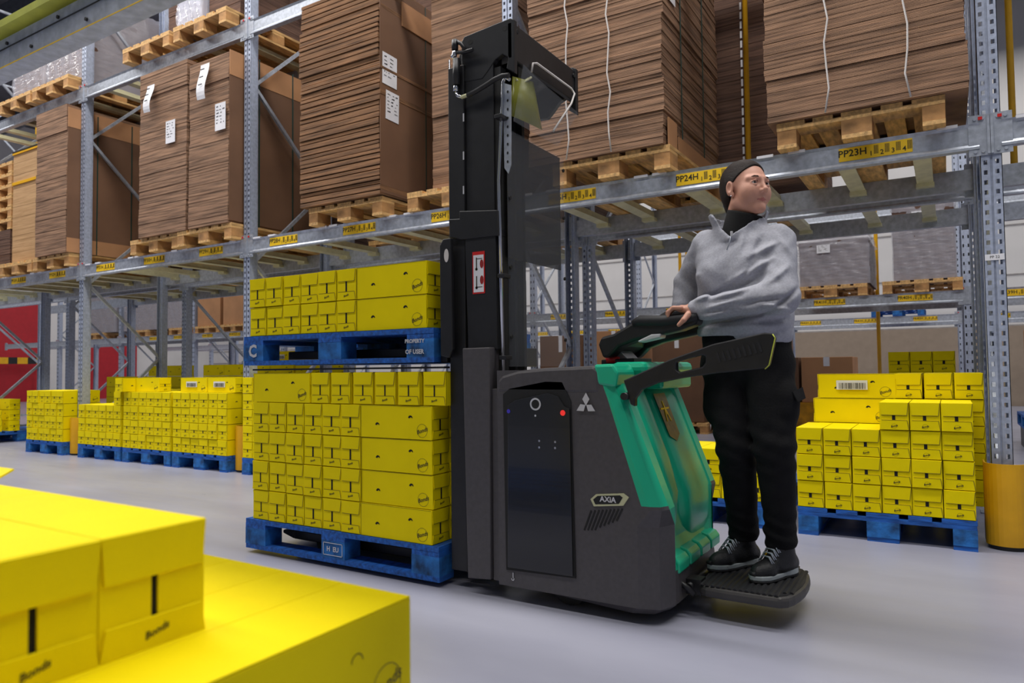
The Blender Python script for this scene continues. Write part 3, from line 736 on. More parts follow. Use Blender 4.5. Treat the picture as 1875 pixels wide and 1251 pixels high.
for y in (-0.25, 0.15): MB().box(0.306, 0.310, y, y+0.012, 0, 1.6).build('strap', STRAPG, st)
shelf_pallet(-9.27, -0.10, ZP, 'bare wood pallet just left of the far-left post')
st, _ = sheet_stack(-9.15, -8.475, -0.13, 1.0, ZP+0.146, 3.9, 'brown stack behind the far-left post with a pale top band on its side', thick=0.05, jit=0.006, seed=8)
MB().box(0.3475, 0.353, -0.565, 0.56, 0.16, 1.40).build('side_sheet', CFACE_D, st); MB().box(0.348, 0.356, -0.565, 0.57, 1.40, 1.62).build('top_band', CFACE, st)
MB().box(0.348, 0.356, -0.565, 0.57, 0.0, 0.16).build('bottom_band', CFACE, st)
for y in (-0.25, 0.15): MB().box(0.356, 0.359, y, y+0.012, 0, 1.6).build('strap', STRAPG, st)
shelf_pallet(-10.1, -0.10, ZP, 'bare wood pallet second left of the far-left post')
st, _ = sheet_stack(-10.0, -9.2, 0.0, 1.0, ZP+0.146, 3.62, 'pale kraft stack with yellow bands at the left edge', m_side=CARD_K, thick=0.07, jit=0.002, seed=9)
for z in (0.98, 1.36): MB().box(-0.41, 0.41, -0.512, 0.51, z, z+0.035).build('yellow_band', GUARD, st)
MB().box(-0.41, 0.41, -0.515, 0.515, 1.385, 1.40).build('black_lid', BLK, st)
shelf_pallet(-11.0, -0.10, ZP, 'bare wood pallet at the left picture edge on the low shelf')
for k in range(6): shelf_pallet(-11.08, 0.1, ZP+0.146+0.5+0.146*k, '%s empty wood pallet from the bottom in the pile at the left edge' % ORD[k])
sheet_stack(-11.05, -10.3, 0.1, 1.1, ZP+0.146, ZP+0.146+0.499, 'dark load under the pile of empty pallets at the left edge', m_side=CARD_D, seed=11)
# second-row dark stacks on the low shelf
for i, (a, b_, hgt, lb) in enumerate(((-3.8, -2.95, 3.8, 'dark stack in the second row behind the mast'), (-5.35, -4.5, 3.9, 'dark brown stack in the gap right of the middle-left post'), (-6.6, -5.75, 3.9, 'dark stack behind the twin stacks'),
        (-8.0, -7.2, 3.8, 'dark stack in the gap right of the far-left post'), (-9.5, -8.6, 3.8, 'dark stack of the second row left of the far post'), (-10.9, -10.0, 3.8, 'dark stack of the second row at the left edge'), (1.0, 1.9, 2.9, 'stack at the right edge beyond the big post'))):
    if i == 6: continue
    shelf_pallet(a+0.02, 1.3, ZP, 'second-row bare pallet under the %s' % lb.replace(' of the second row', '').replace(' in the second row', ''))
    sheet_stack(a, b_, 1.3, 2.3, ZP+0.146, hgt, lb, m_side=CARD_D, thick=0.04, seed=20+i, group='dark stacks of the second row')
# upper shelf
ZU = H2+0.002
for x, lb in ((-10.15, 'on the upper shelf at the far left'), (-9.3, 'on the upper shelf left of the far-left post'), (-7.42, 'on the upper shelf right of the far-left post'), (-6.55, 'on the upper shelf left of the middle-left post')):
    shelf_pallet(x, -0.12, ZU, 'bare wood pallet %s' % lb)
UPPER = [(-10.13, -9.37, 0.05, 'dark wrapped load on the upper shelf at the far left', 1.0), (-9.28, -8.52, 0.05, 'dark wrapped load on the upper shelf left of the far-left post', 1.0),
    (-7.36, -6.68, 0.35, 'dark stack set back on the upper shelf right of the far-left post', 1.1), (-6.22, -5.76, 0.05, 'dark strapped stack on the upper shelf left of the middle-left post', 1.0)]
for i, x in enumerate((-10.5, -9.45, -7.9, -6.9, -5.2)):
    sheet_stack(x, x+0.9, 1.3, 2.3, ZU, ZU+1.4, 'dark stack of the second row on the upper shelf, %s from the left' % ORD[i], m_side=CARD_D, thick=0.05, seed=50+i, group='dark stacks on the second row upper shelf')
# film-wrapped loads
def film(x0, x1, y0, y1, z0, z1, parent_label, seed=0, group='film wraps'):
    rr = random.Random(seed); m = MB(); n, k = 22, 16; cx, cy = (x0+x1)/2, (y0+y1)/2; vs = []; fs = []
    for j in range(k+1):
        for i in range(n*4):
            s_ = i/(n*4)*4; q = int(s_); f_ = s_-q
            c_ = [(-1, -1), (1, -1), (1, 1), (-1, 1)]; a_, b_ = c_[q], c_[(q+1) % 4]
            u = a_[0]+(b_[0]-a_[0])*f_; v = a_[1]+(b_[1]-a_[1])*f_
            e = 1.02+0.012*math.sin(i*1.3+j*0.7+seed)+0.02*rr.random()+(0.04*math.sin(j*3+i*0.3) if j > k-3 else 0)
            vs.append((u*(x1-x0)/2*e, v*(y1-y0)/2*e, (z1-z0)*j/k+(0.03*rr.random() if j == k else 0)))
    for j in range(k):
        for i in range(n*4): fs.append((j*n*4+i, j*n*4+(i+1) % (n*4), (j+1)*n*4+(i+1) % (n*4), (j+1)*n*4+i))
    m.add(vs, fs, 0, True); return m
def wrapped(x0, x1, y0, y1, z0, z1, label, seed=0, group='film-wrapped loads', m_side=CARD_D):
    t, c_ = sheet_stack(x0, x1, y0, y1, z0, z1, label, m_side=m_side, thick=0.05, seed=seed, group=group, cat='wrapped load')
    film(x0, x1, y0, y1, 0, z1-z0+0.02, '', seed).build('stretch_film', PVC, t)
    # bunched film on the top
    m = MB(); rr = random.Random(seed)
    n = 12; vs = []; fs = []
    for j in range(n+1):
        for i in range(n+1):
            u, v = i/n*2-1, j/n*2-1
            vs.append((u*(x1-x0)/2*1.05, v*(y1-y0)/2*1.05, z1-z0+0.02+0.09*rr.random()*(1-0.6*max(abs(u), abs(v)))))
    for j in range(n):
        for i in range(n): fs.append((j*(n+1)+i, j*(n+1)+i+1, (j+1)*(n+1)+i+1, (j+1)*(n+1)+i))
    m.add(vs, fs, 0, True); m.build('film_top', PVC, t)
    return t
Z3 = H3+0.002
def far_pallet(x, y, label): return pallet(x, y, Z3, label, 'Y', False, group='bare wood pallets across the aisle')
far_pallet(-0.84, 5.15, 'orange-brown pallet under the right film-wrapped load'); far_pallet(-1.80, 5.15, 'orange-brown pallet under the left film-wrapped load')
w = wrapped(-0.72, -0.10, 5.2, 6.1, Z3+0.146, 2.75, 'tall dark film-wrapped load left of the right post', 1)
paper(w, F_front(-0.02, -0.49, 0.72), 0.18, 0.14)
w = wrapped(-1.76, -0.98, 5.2, 6.1, Z3+0.146, 2.42, 'low film-wrapped load with crumpled film right of the woman', 2)
paper(w, F_front(-0.1, -0.49, 0.45), 0.15, 0.1)
for i, (x0, x1, y0, lb, hh) in enumerate(UPPER):
    if i < 2: wrapped(x0, x1, y0, 1.05, ZU+0.146, ZU+0.146+hh, lb, 80+i, 'loads on the upper shelf')
    else: sheet_stack(x0, x1, y0, 1.05, ZU+0.146, ZU+0.146+hh, lb, m_side=CARD_D, thick=0.05, seed=80+i, group='stacks on the upper shelf')
wrapped(-6.66, -6.28, 0.0, 0.9, ZU+0.146, ZU+0.146+0.42, 'pale film-wrapped bundle on the upper pallet left of the middle-left post', 3, m_side=PALE)
wrapped(-8.25, -7.9, 1.3, 2.2, ZU+0.0, ZU+1.3, 'crumpled film-wrapped load just right of the far-left post, upper shelf', 4) if False else None
far_pallet(1.0, 5.15, 'orange-brown pallet beyond the right post')
sheet_stack(1.0, 1.8, 5.2, 6.2, Z3+0.146, 2.2, 'low brown stack on the far shelf beyond the right post', seed=61)
m = pallet(-1.32, 9.55, Z3, 'blue pallet on the far shelf seen between the low shelf beams', 'Y', True)
# brown cartons on the third row, low shelf and floor
def carton(x0, x1, y0, y1, z0, z1, label, m_=CFACE, group='brown cartons', mark=False, tape=True):
    t = thing('carton', label, 'carton', ((x0+x1)/2, (y0+y1)/2, z0), group=group); hx, hy, h_ = (x1-x0)/2, (y1-y0)/2, z1-z0
    m = MB(); m.box(-hx, hx, -hy, hy, 0, h_); m.build('carton_body', m_, t, bevel=0.004)
    if tape:
        m = MB(); m.box(-0.03, 0.03, -hy-0.002, hy+0.002, h_, h_+0.001); m.box(-0.03, 0.03, -hy-0.002, -hy, h_*0.8, h_+0.001); m.build('tape', WHITEP, t)
    if mark:
        m = MB(); m.add([(0.08*math.cos(a)*1.0, -hy-0.002, h_*0.42+0.022*math.sin(a)) for a in [2*PI*i/20 for i in range(20)]], [tuple(range(20))]); m.build('printed_oval', PRINT, t)
    return t
carton(-1.88, -1.58, 3.9, 4.3, 0.5, 0.98, 'dark brown carton just right of the woman, left one', CFACE_D, mark=False)
carton(-1.55, -1.05, 3.9, 4.4, 0.5, 0.98, 'brown carton with a black oval mark right of the woman', mark=True)
t = thing('goods_pallet', 'orange-wrapped block under the brown cartons right of the woman', 'wrapped load', (-1.65, 4.15, 0))
MB().box(-0.25, 0.62, -0.27, 0.27, 0.0, 0.499).build('orange_wrap', mat('orange_film', rgb(200, 140, 20), 0.3, var=0.25, scale=12), t)
for i, (x0, x1, zt, lb) in enumerate(((-5.48, -4.78, 1.38, 'leftmost'), (-4.60, -3.95, 1.42, 'second'), (-3.70, -3.0, 1.4, 'third'), (-2.66, -1.98, 1.45, 'rightmost'))):
    carton(x0, x1, 5.2, 5.9, 0.15, zt, '%s tall brown carton in the floor row seen beyond the tiller' % lb, CFACE if i % 2 else CFACE_D, group='tall cartons beyond the tiller')
    pallet(x0-0.04, 5.15, 0, 'pallet under the %s tall carton beyond the tiller' % lb, 'Y', False, group='far floor pallets')
for i, (x0, x1, zt) in enumerate(((-13.85, -13.1, 2.6), (-13.0, -12.22, 2.75), (-12.1, -11.35, 2.5), (-11.05, -10.3, 2.9), (-10.15, -9.4, 2.9))):
    carton(x0, x1, 5.2, 6.0, Z3+0.146, zt, '%s brown carton from the left on the far shelf seen under the left bay' % ORD[i], group='cartons on the far shelf')
    far_pallet(x0-0.02, 5.15, 'pallet under the %s far carton from the left' % ORD[i])
for i, (x0, x1) in enumerate(((-18.4, -17.0), (-16.6, -15.2), (-15.0, -14.2))):
    wrapped(x0, x1, 5.2, 6.1, Z3+0.146, 2.9, '%s grey wrapped load from the left on the far shelf' % ORD[i], 70+i, 'far wrapped loads')
    far_pallet(x0+0.2, 5.15, 'pallet under the %s far wrapped load' % ORD[i])
carton(0.5, 1.4, 4.6, 5.3, 0.35, 1.25, 'brown carton with an oval mark at the right picture edge', mark=True)
pallet(0.45, 4.6, 0.2, 'dark pallet under the carton at the right picture edge', 'Y', True)
MB().box(0.45, 1.4, 4.6, 5.4, 0, 0.2).build('goods_block', BLK, None, label='black base under the carton at the right edge', category='crate')
print('boxes', NB[0])
# ---------------------------------------------------------------- the stacker truck (faces left, parallel to the rack)
NY, FY, CY = -1.87, -1.13, -1.50
truck = thing('forklift', 'dark grey and green ride-on pallet stacker carrying two pallets of yellow boxes', 'forklift', (-1.5, CY, 0))
def part(mb, name, mats, parent=truck, bevel=0, **k):
    o = mb.build(name, mats, parent, bevel=bevel, **k)
    # geometry is written in world coordinates; the parent sits at its own base
    if parent is truck: o.location = (1.5, -CY, 0)
    return o
def XZ(pts, Y): return [(lambda p: (p[0], p[2]))(W(x, y, Y=Y)) for x, y in pts]
# hull: closed sections from the floor up
def Xe(z): return -1.045 if z < 0.40 else -1.045-(z-0.40)*0.385
def Xb(z): return Xe(z)-0.012 if z < 0.41 else -1.128-(z-0.41)*0.325
def hull_ring(z, rec, far=0.02):
    xe = Xe(z); xf = xe-far; r = 0.05 if z > 0.35 else 0.10
    xb = min(Xb(z), xe-r-0.006)
    near = [(-1.715, NY+0.0), (xb, NY), (xe-r, NY), (xe-0.3*r, NY+0.25*r), (xe, NY+r)]
    rin = xe-rec
    mid = [(xe-0.004, NY+0.115), (xe-0.3*rec, NY+0.135), (rin, NY+0.175), (rin+0.012*min(1, rec*8), CY), (rin, FY-0.15), (xf-0.3*rec if rec > .02 else xf, FY-0.115), (xf-0.004, FY-0.095)]
    farp = [(xf, FY-r), (xf-0.3*r, FY-0.25*r), (xf-r, FY), (xb-far, FY), (-1.715, FY)]
    return [(p[0], p[1], z) for p in near+mid+farp]
zs = [0.035, 0.06, 0.12, 0.175, 0.20, 0.26, 0.34, 0.40, 0.412, 0.5, 0.6, 0.7, 0.78, 0.83, 0.865, 0.885]
recs = [0.0, 0.0, 0.0, 0.005, 0.03, 0.055, 0.07, 0.075, 0.075, 0.075, 0.075, 0.075, 0.07, 0.065, 0.06, 0.05]
rings = [hull_ring(z, r_) for z, r_ in zip(zs, recs)]
# tuck the lowest ring in and dip the underside like the photo
rings[0] = [(p[0]-(0.03 if p[0] > -1.3 else 0), p[1]+(0.02 if p[1] < CY else -0.02), p[2]+(0.03 if p[0] < -1.6 else 0)) for p in rings[0]]
nr = len(rings[0])
dark, green = MB(), MB()
for j in range(len(rings)-1):
    for i in range(nr):
        i2 = (i+1) % nr
        q = [rings[j][i], rings[j][i2], rings[j+1][i2], rings[j+1][i]]
        z0 = zs[j]
        # green: the fairing band and the operator recess
        g = (z0 >= 0.412 and 1 <= i <= nr-3) or (0.175 <= z0 < 0.412 and 4 <= i <= nr-7)
        tgt = green if g else dark
        tgt.add(q, [(0, 1, 2, 3)], 0, i not in (1, nr-3) or z0 < .41)
dark.add(rings[0], [tuple(range(nr-1, -1, -1))])
top = rings[-1]
dark.add([top[0], top[1], top[nr-2], top[nr-1]], [(0, 1, 2, 3)])
green.add(top[1:nr-1], [tuple(range(nr-2))])
o = part(dark, 'body_shell', BODY); o = part(green, 'green_fairing', TEAL)
for o in (o,):
    md = o.modifiers.new('es', 'EDGE_SPLIT'); md.split_angle = 0.9
md = bpy.data.objects['body_shell'].modifiers.new('es', 'EDGE_SPLIT'); md.split_angle = 0.6
# domed dark hood on top
m = MB(); prof = XZ([(915, 706), (925, 694), (960, 682), (1020, 676), (1088, 672), (1092, 690)], NY)
m.prism([(-1.715, 0.80)]+[(-1.712, 0.845), (-1.69, 0.866), (-1.62, 0.884), (-1.50, 0.893), (-1.30, 0.899), (-1.275, 0.880), (-1.28, 0.80)], NY-0.004, FY, 'Y')
part(m, 'hood', BODY, bevel=0.012)
m = MB(); m.prism([(-1.283, 0.83), (-1.300, 0.903), (-1.225, 0.905), (-1.205, 0.875), (-1.215, 0.82)], NY-0.005, FY, 'Y'); part(m, 'green_cap', TEAL, bevel=0.010)
m = MB(); m.box(-1.30, -1.16, NY+0.15, FY-0.02, 0.86, 0.912); part(m, 'console_top', TEAL, bevel=0.02)
# knee pad on the operator side, with its round-edged panel
def pad_section(z):
    k = min(1.0, (z-0.185)/0.10)*min(1.0, max(0.0, (0.83-z)/0.07))**0.5; w_ = 0.20*(0.55+0.45*k); out = []
    for i in range(17):
        t = -1+2*i/16; u = math.copysign(abs(t)**0.7, t)
        out.append((Xe(z)-0.028-(1-k)*0.03-0.062*abs(t)**5, -1.345+u*w_, z))
    return out
zz_ = [0.19, 0.205, 0.225, 0.25, 0.28, 0.34, 0.41, 0.5, 0.6, 0.7, 0.76, 0.79, 0.81, 0.822]; R_s = [pad_section(z) for z in zz_]
m = MB(); vs = [p for r_ in R_s for p in r_]
m.add(vs, [(j*17+i, j*17+i+1, (j+1)*17+i+1, (j+1)*17+i) for j in range(len(zz_)-1) for i in range(16)], 0, True); part(m, 'knee_pad', TEAL)
sh_ = []
for z in (0.215, 0.25, 0.32, 0.43, 0.55, 0.70, 0.78, 0.83, 0.855, 0.865):
    k = min(1.0, (z-0.205)/0.30)*min(1.0, (0.872-z)/0.03)**0.4; row = []
    for i in range(13):
        t = -1+2*i/12; row.append((Xe(z)-0.012-(1-k)*0.05-0.055*abs(t)**4, -1.655+0.105*(0.6+0.4*k)*t, z))
    sh_.append(row)
m = MB(); m.add([p for r_ in sh_ for p in r_], [(j*13+i, j*13+i+1, (j+1)*13+i+1, (j+1)*13+i) for j in range(9) for i in range(12)], 0, True); part(m, 'recess_shoulder', TEAL)
m = MB(); m.box(-1.24, -1.165, -1.53, -1.16, 0.805, 0.865); part(m, 'pad_ledge', TEAL, bevel=0.012)
xr = lambda z: Xe(z)-0.030+0.005
m = MB(); m.add([(xr(z), y, z) for z, y in ((0.620, -1.485), (0.620, -1.365), (0.785, -1.36), (0.785, -1.49))], [(0, 1, 2, 3)])
m.add([(xr(z), y, z) for z, y in ((0.620, -1.485), (0.595, -1.425), (0.620, -1.365))], [(0, 1, 2)])
part(m, 'operator_sticker', mat('sticker_brown', rgb(132, 106, 20), 0.4, var=0.25, scale=30))
m = MB()
for (a, b_) in (((0.725, -1.475), (0.725, -1.385)), ((0.735, -1.43), (0.675, -1.452)), ((0.735, -1.43), (0.675, -1.408)), ((0.755, -1.43), (0.70, -1.43))):
    m.bar((xr(a[0])+0.002, a[1], a[0]), (xr(b_[0])+0.002, b_[1], b_[0]), 0.007, 0.002, up=(1, 0, 0))
part(m, 'sticker_print', LBLY)
# ledge feet at the foot of the recess
for k in range(4):
    y = NY+0.13+k*0.135
    m = MB(); m.prism([(-1.20, 0.262), (-1.055, 0.214), (-1.040, 0.196), (-1.040, 0.160), (-1.20, 0.150)], y, y+0.115, 'Y'); part(m, 'ledge_pad', TEAL, bevel=0.006)
# near side: glossy panel
NP = NY-0.004
surround = XZ([(922, 722), (934, 712), (1000, 699), (1030, 700), (1046, 735), (1055, 1059), (928, 1043)], NY)
m = MB(); m.prism(surround, NP, NY+0.01, 'Y'); part(m, 'panel_surround', BLKDEEP)
pan = XZ([(932, 742), (945, 733), (1005, 720), (1024, 726), (1036, 745), (1045, 748), (1051, 1055), (932, 1038)], NY)
m = MB(); m.prism(pan, NP-0.006, NP+0.001, 'Y'); part(m, 'side_panel', BLK2, bevel=0.002)
def disc(px, py, r, name, mt, yy=NP-0.0075, r0=0.0):
    p = W(px, py, Y=NY); m = MB()
    if r0: vs, fs = ring(r0, r, 28); m.merge(vs, fs, F_front(p[0], yy, p[2]))
    else: m.add([(p[0]+r*math.cos(a), yy, p[2]+r*math.sin(a)) for a in [2*PI*i/20 for i in range(20)]], [tuple(range(20))])
    return part(m, name, mt)
disc(983, 740, 0.0235, 'lock_ring', SILVER, r0=0.017); disc(983, 740, 0.017, 'lock_core', BLKDEEP, NP-0.0072)
disc(934, 753, 0.008, 'blue_lamp', mat('blue_lamp', rgb(70, 60, 190), 0.3)); disc(1033, 756, 0.0105, 'red_lamp', mat('red_lamp', rgb(225, 60, 50), 0.3, emit=(rgb(230, 40, 40), 0.6)))
disc(983, 761, 0.004, 'small_mark', SILVER)
for x, y in ((990, 807), (990, 819), (1019, 809), (1019, 820)): disc(x, y, 0.0042, 'screw', CHROME)
# three-diamond emblem
def rhomb(pts): return [(W(x, y, Y=NY)[0], NP-0.002, W(x, y, Y=NY)[2]) for x, y in pts]
m = MB()
m.quad(rhomb([(1074, 719), (1080.5, 731), (1074, 743), (1067.5, 731)][::-1])); m.quad(rhomb([(1057, 752), (1064, 740), (1073.2, 741.5), (1070, 753)][::-1])); m.quad(rhomb([(1091, 753), (1084, 741), (1074.8, 741.5), (1078, 753)]))
part(m, 'three_diamond_emblem', SILVER)
hexo = XZ([(1082, 914), (1092, 905), (1142, 903.5), (1152, 911), (1142, 926), (1088, 927)], NY); m = MB(); m.prism(hexo, NP, NY+0.002, 'Y'); part(m, 'badge', BRASSY)
hexi = XZ([(1087, 914.5), (1095, 908), (1136, 907), (1141, 911), (1134, 922.5), (1091, 923.5)], NY); m = MB(); m.prism(hexi, NP-0.001, NY, 'Y'); part(m, 'badge_field', BLKDEEP)
p = W(1115, 915, Y=NY); m = MB(); vs, fs = text_geo('AXiA', 0.027, 0.0008); m.merge(vs, fs, F_front(p[0]-0.002, NP-0.0018, p[2])); part(m, 'badge_lettering', SILVER)
m = MB()
for k in range(9):
    x = 1074+k*6.6; hgt = 34-(k-3)*3 if k > 3 else 36
    a = W(x+9+0.5*k, 935-k*0.4, Y=NY); b_ = W(x+9-hgt*0.36, 935+hgt, Y=NY)
    m.bar((a[0], NY-0.0005, a[2]), (b_[0], NY-0.0005, b_[2]), 0.0068, 0.002, up=(0, 1, 0))
part(m, 'vent_slots', BLKDEEP)
p = W(940, 1058, Y=NY); m = MB(); vs, fs = ring(0.0035, 0.0065, 14, PI*0.9, PI*2.2); m.merge(vs, fs, F_front(p[0], NP, p[2]-0.004)); m.box(p[0]+0.0, p[0]+0.003, NP-0.0005, NP, p[2], p[2]+0.02); part(m, 'hook_mark', SILVER)
# front cover strips between body and mast
z0 = lambda x, y: W(x, y, Y=NY)
m = MB(); m.prism(XZ([(897, 712), (918, 711), (919, 1068), (900, 1064)], NY), NY+0.012, FY-0.01, 'Y'); part(m, 'front_bulkhead', BODY, bevel=0.004)
m = MB(); m.prism(XZ([(847, 638), (897, 636), (899, 1062), (857, 1059)], NY), NY-0.002, NY+0.10, 'Y'); part(m, 'mast_cover', BODY, bevel=0.004)
m = MB(); m.prism([(-1.87, 0.06), (-1.73, 0.06), (-1.73, 0.84), (-1.87, 0.84)], FY-0.10, FY, 'Y'); part(m, 'mast_cover', BODY, bevel=0.004)
# drive wheel and castors under the body
for x, y, r in ((-1.25, CY, 0.11), (-1.45, NY+0.12, 0.07), (-1.45, FY-0.12, 0.07)):
    MBo = MB(); MBo.tube([(x, y-0.04, r), (x, y+0.04, r)], r, 28); part(MBo, 'wheel', RUB)
# support legs with load wheels inside the low pallet
for y in (-1.655, -1.345):
    m = MB(); m.box(-3.02, -1.86, y-0.075, y+0.075, 0.055, 0.100)
    m.prism([(-3.02, 0.055), (-3.10, 0.075), (-3.10, 0.092), (-3.02, 0.100)], y-0.075, y+0.075, 'Y'); part(m, 'support_leg', BLK, bevel=0.006)
    m = MB(); m.tube([(-2.86, y-0.035, 0.041), (-2.86, y+0.035, 0.041)], 0.041, 20); part(m, 'load_wheel', RUB)
# raised forks
for y in (-1.655, -1.345):
    m = MB(); m.box(-3.08, -1.97, y-0.06, y+0.06, 0.948, 0.990); part(m, 'fork', BLK, bevel=0.005)
    m = MB(); m.box(-2.02, -1.975, y-0.06, y+0.06, 0.93, 1.28); part(m, 'fork_heel', BLK, bevel=0.005)
m = MB(); m.box(-3.17, -1.98, NY+0.01, NY+0.05, 0.896, 0.904); part(m, 'guide_rail', BLKDEEP)
# mast: two columns with stepped rails
def col(y0, y1, nm, s):
    yy = y0 if s < 0 else y1
    m = MB(); m.box(-1.975, -1.895, y0, y1, 0.07, 2.16); part(m, 'outer_rail', BLK, bevel=0.003)
    m = MB(); m.box(-1.895, -1.755, y0+0.012 if s < 0 else y0, y1 if s < 0 else y1-0.012, 0.10, 2.20); part(m, 'inner_rail', BLK, bevel=0.003)
    m = MB(); m.box(-1.755, -1.725, y0+0.02, y1-0.02, 0.88, 2.12); part(m, 'mast_channel', BLKDEEP)
col(-1.825, -1.745, 'near', -1); col(-1.66, -1.60, 'far', 1)
m = MB(); m.box(-1.95, -1.88, -1.745, -1.66, 0.85, 1.0); m.box(-1.95, -1.88, -1.745, -1.66, 1.6, 2.16); part(m, 'mast_crossmember', BLK, bevel=0.004)
m = MB(); m.tube([(-1.85, -1.70, 0.9), (-1.85, -1.70, 2.1)], 0.022, 14); part(m, 'lift_cylinder', BLK)
m = MB(); m.box(-1.99, -1.93, -1.66, -1.17, 0.90, 0.99); part(m, 'carriage_bar', BLK, bevel=0.004)
# bracket around the near column and cover below it
m = MB(); m.prism(XZ([(824, 402), (843, 401), (843, 387), (912, 385), (914, 432), (846, 440), (826, 436)], -1.83), -1.840, -1.74, 'Y'); part(m, 'mast_bracket', BLK, bevel=0.004)
m = MB(); m.prism(XZ([(852, 437), (908, 431), (912, 640), (858, 642)], -1.83), -1.834, -1.80, 'Y'); part(m, 'cover_plate', BLK, bevel=0.003)
# red and white warning label
p0 = W(865, 462, Y=-1.836); p1 = W(888, 537, Y=-1.836)
m = MB(); m.box(p0[0], p1[0], -1.8362, -1.8355, p1[2], p0[2]); part(m, 'warning_label', RED)
m = MB(); m.box(p0[0]+0.005, p1[0]-0.005, -1.8372, -1.8363, p1[2]+0.006, p0[2]-0.014); part(m, 'warning_field', WHITEP)
m = MB(); xl = p0[0]+0.018; zm = (p0[2]+p1[2])/2; hh = (p0[2]-p1[2])
for s in (0.0, 1.0):
    zc = zm+hh*(0.06 if s else -0.38)
    m.box(xl, xl+0.005, -1.838, -1.8373, zc, zc+hh*0.30); m.box(xl, xl+0.030, -1.838, -1.8373, zc+(hh*0.26 if s else hh*0.03), zc+(hh*0.275 if s else hh*0.045))
    m.tube([(xl+0.002, -1.838, zc+0.004), (xl+0.002, -1.8376, zc+0.004)], 0.006, 10)
part(m, 'warning_print', PRINT)
m = MB()
for s in (0.0, 1.0):
    zc = zm+hh*(0.20 if s else -0.18)
    m.add([(xl+0.028+0.009*math.cos(a), -1.8381, zc+0.018*math.sin(a)) for a in [2*PI*i/12 for i in range(12)]], [tuple(range(12))])
part(m, 'warning_figure', mat('dark_red', rgb(150, 30, 30), 0.5))
# slots on the near column
for y_ in (215, 285, 348): p = W(849, y_, Y=-1.826); m = MB(); m.box(p[0]-0.004, p[0]+0.002, -1.8265, -1.825, p[2]-0.017, p[2]+0.017); part(m, 'column_mark', SILVER)
# load backrest guard with a hand hole
gp = XZ([(806, 450), (812, 438), (826, 436), (830, 640), (824, 656), (808, 652)], -1.86)
m = MB(); m.prism(gp, -1.865, -1.845, 'Y'); part(m, 'load_guard', BLK, bevel=0.004)
p = W(817, 468, Y=-1.867); m = MB(); m.add([(p[0]+0.012*math.cos(a)*(1), -1.8662, p[2]+0.028*math.sin(a)) for a in [2*PI*i/18 for i in range(18)]], [tuple(range(18))]); part(m, 'hand_hole', STRAPW)
m = MB(); m.box(-2.02, -1.985, -1.83, -1.17, 0.92, 1.33); part(m, 'fork_carriage', BLK, bevel=0.004)
# head plate: side cheek with the curved cut-out, cross box, bolts
A = XZ([(846, 78), (851, 68), (895, 50), (935, 34), (942, 36), (943, 134), (928, 126), (932, 106), (921, 100), (908, 110), (893, 133), (884, 145), (846, 152)], -1.81)
m = MB(); m.prism(A, -1.815, -1.79, 'Y'); part(m, 'head_cheek', BLK, bevel=0.003)
Bc = [(p[0], p[1]) for p in A]
m = MB(); m.prism(Bc, -1.26, -1.235, 'Y'); part(m, 'head_cheek', BLK, bevel=0.003)
m = MB(); m.box(-1.685, -1.662, -1.815, -1.235, 2.135, 2.284); part(m, 'head_crossbox', BLK, bevel=0.004)
m = MB(); m.prism([(-1.95, 2.19), (-1.94, 2.225), (-1.69, 2.284), (-1.67, 2.284), (-1.67, 2.26), (-1.69, 2.26)], -1.79, -1.26, 'Y'); part(m, 'head_top_plate', BLK, bevel=0.002)
for x, y in ((861, 77), (924, 52)):
    p = W(x, y, Y=-1.816); m = MB(); m.add([(p[0]+0.0125*math.cos(a), -1.8158, p[2]+0.010*math.sin(a)) for a in [2*PI*i/16 for i in range(16)]], [tuple(range(16))]); part(m, 'bolt_hole', BLKDEEP)
for y, z in ((-1.78, 2.255), (-1.27, 2.255), (-1.27, 2.165)):
    m = MB(); m.tube([(-1.663, y, z), (-1.655, y, z)], 0.009, 10); part(m, 'bolt', BLKDEEP)
# hoses and fittings at the mast head
def PT(x, y, Y=-1.84): return W(x, y, Y=Y)
m = MB(); m.tube([PT(833, 74), PT(833, 92)], 0.014, 12); m.tube([PT(833, 74), PT(844, 80), PT(852, 92)], 0.008, 8); part(m, 'hydraulic_fitting', BLK)
m = MB(); m.tube([PT(833, 90), PT(832, 102), PT(828, 106)], 0.011, 12); part(m, 'hydraulic_coupling', CHROME)
m = MB(); m.tube([PT(836, 108), PT(836, 156)], 0.016, 14); part(m, 'hose_damper', BLK)
m = MB(); m.tube([PT(835, 155), PT(835, 168)], 0.012, 12); m.tube([PT(835, 166), PT(838, 176), PT(846, 178)], 0.007, 10); part(m, 'hose_elbow', CHROME)
m = MB(); m.tube([PT(845, 178), PT(857, 174)], 0.008, 10); part(m, 'hose_ferrule', BRASSY)
m = MB(); m.tube([PT(856, 175), PT(872, 167), PT(890, 156), PT(905, 146), PT(920, 139), PT(932, 138)], 0.010, 12); part(m, 'hydraulic_hose', RUB)
m = MB(); m.tube([PT(830, 96), PT(848, 96), PT(866, 91)], 0.008, 8); part(m, 'cross_pipe', BLK)
m = MB(); m.tube([PT(823, 110, -1.80), PT(826, 380, -1.80)], 0.004, 8); part(m, 'edge_pipe', CHROME)
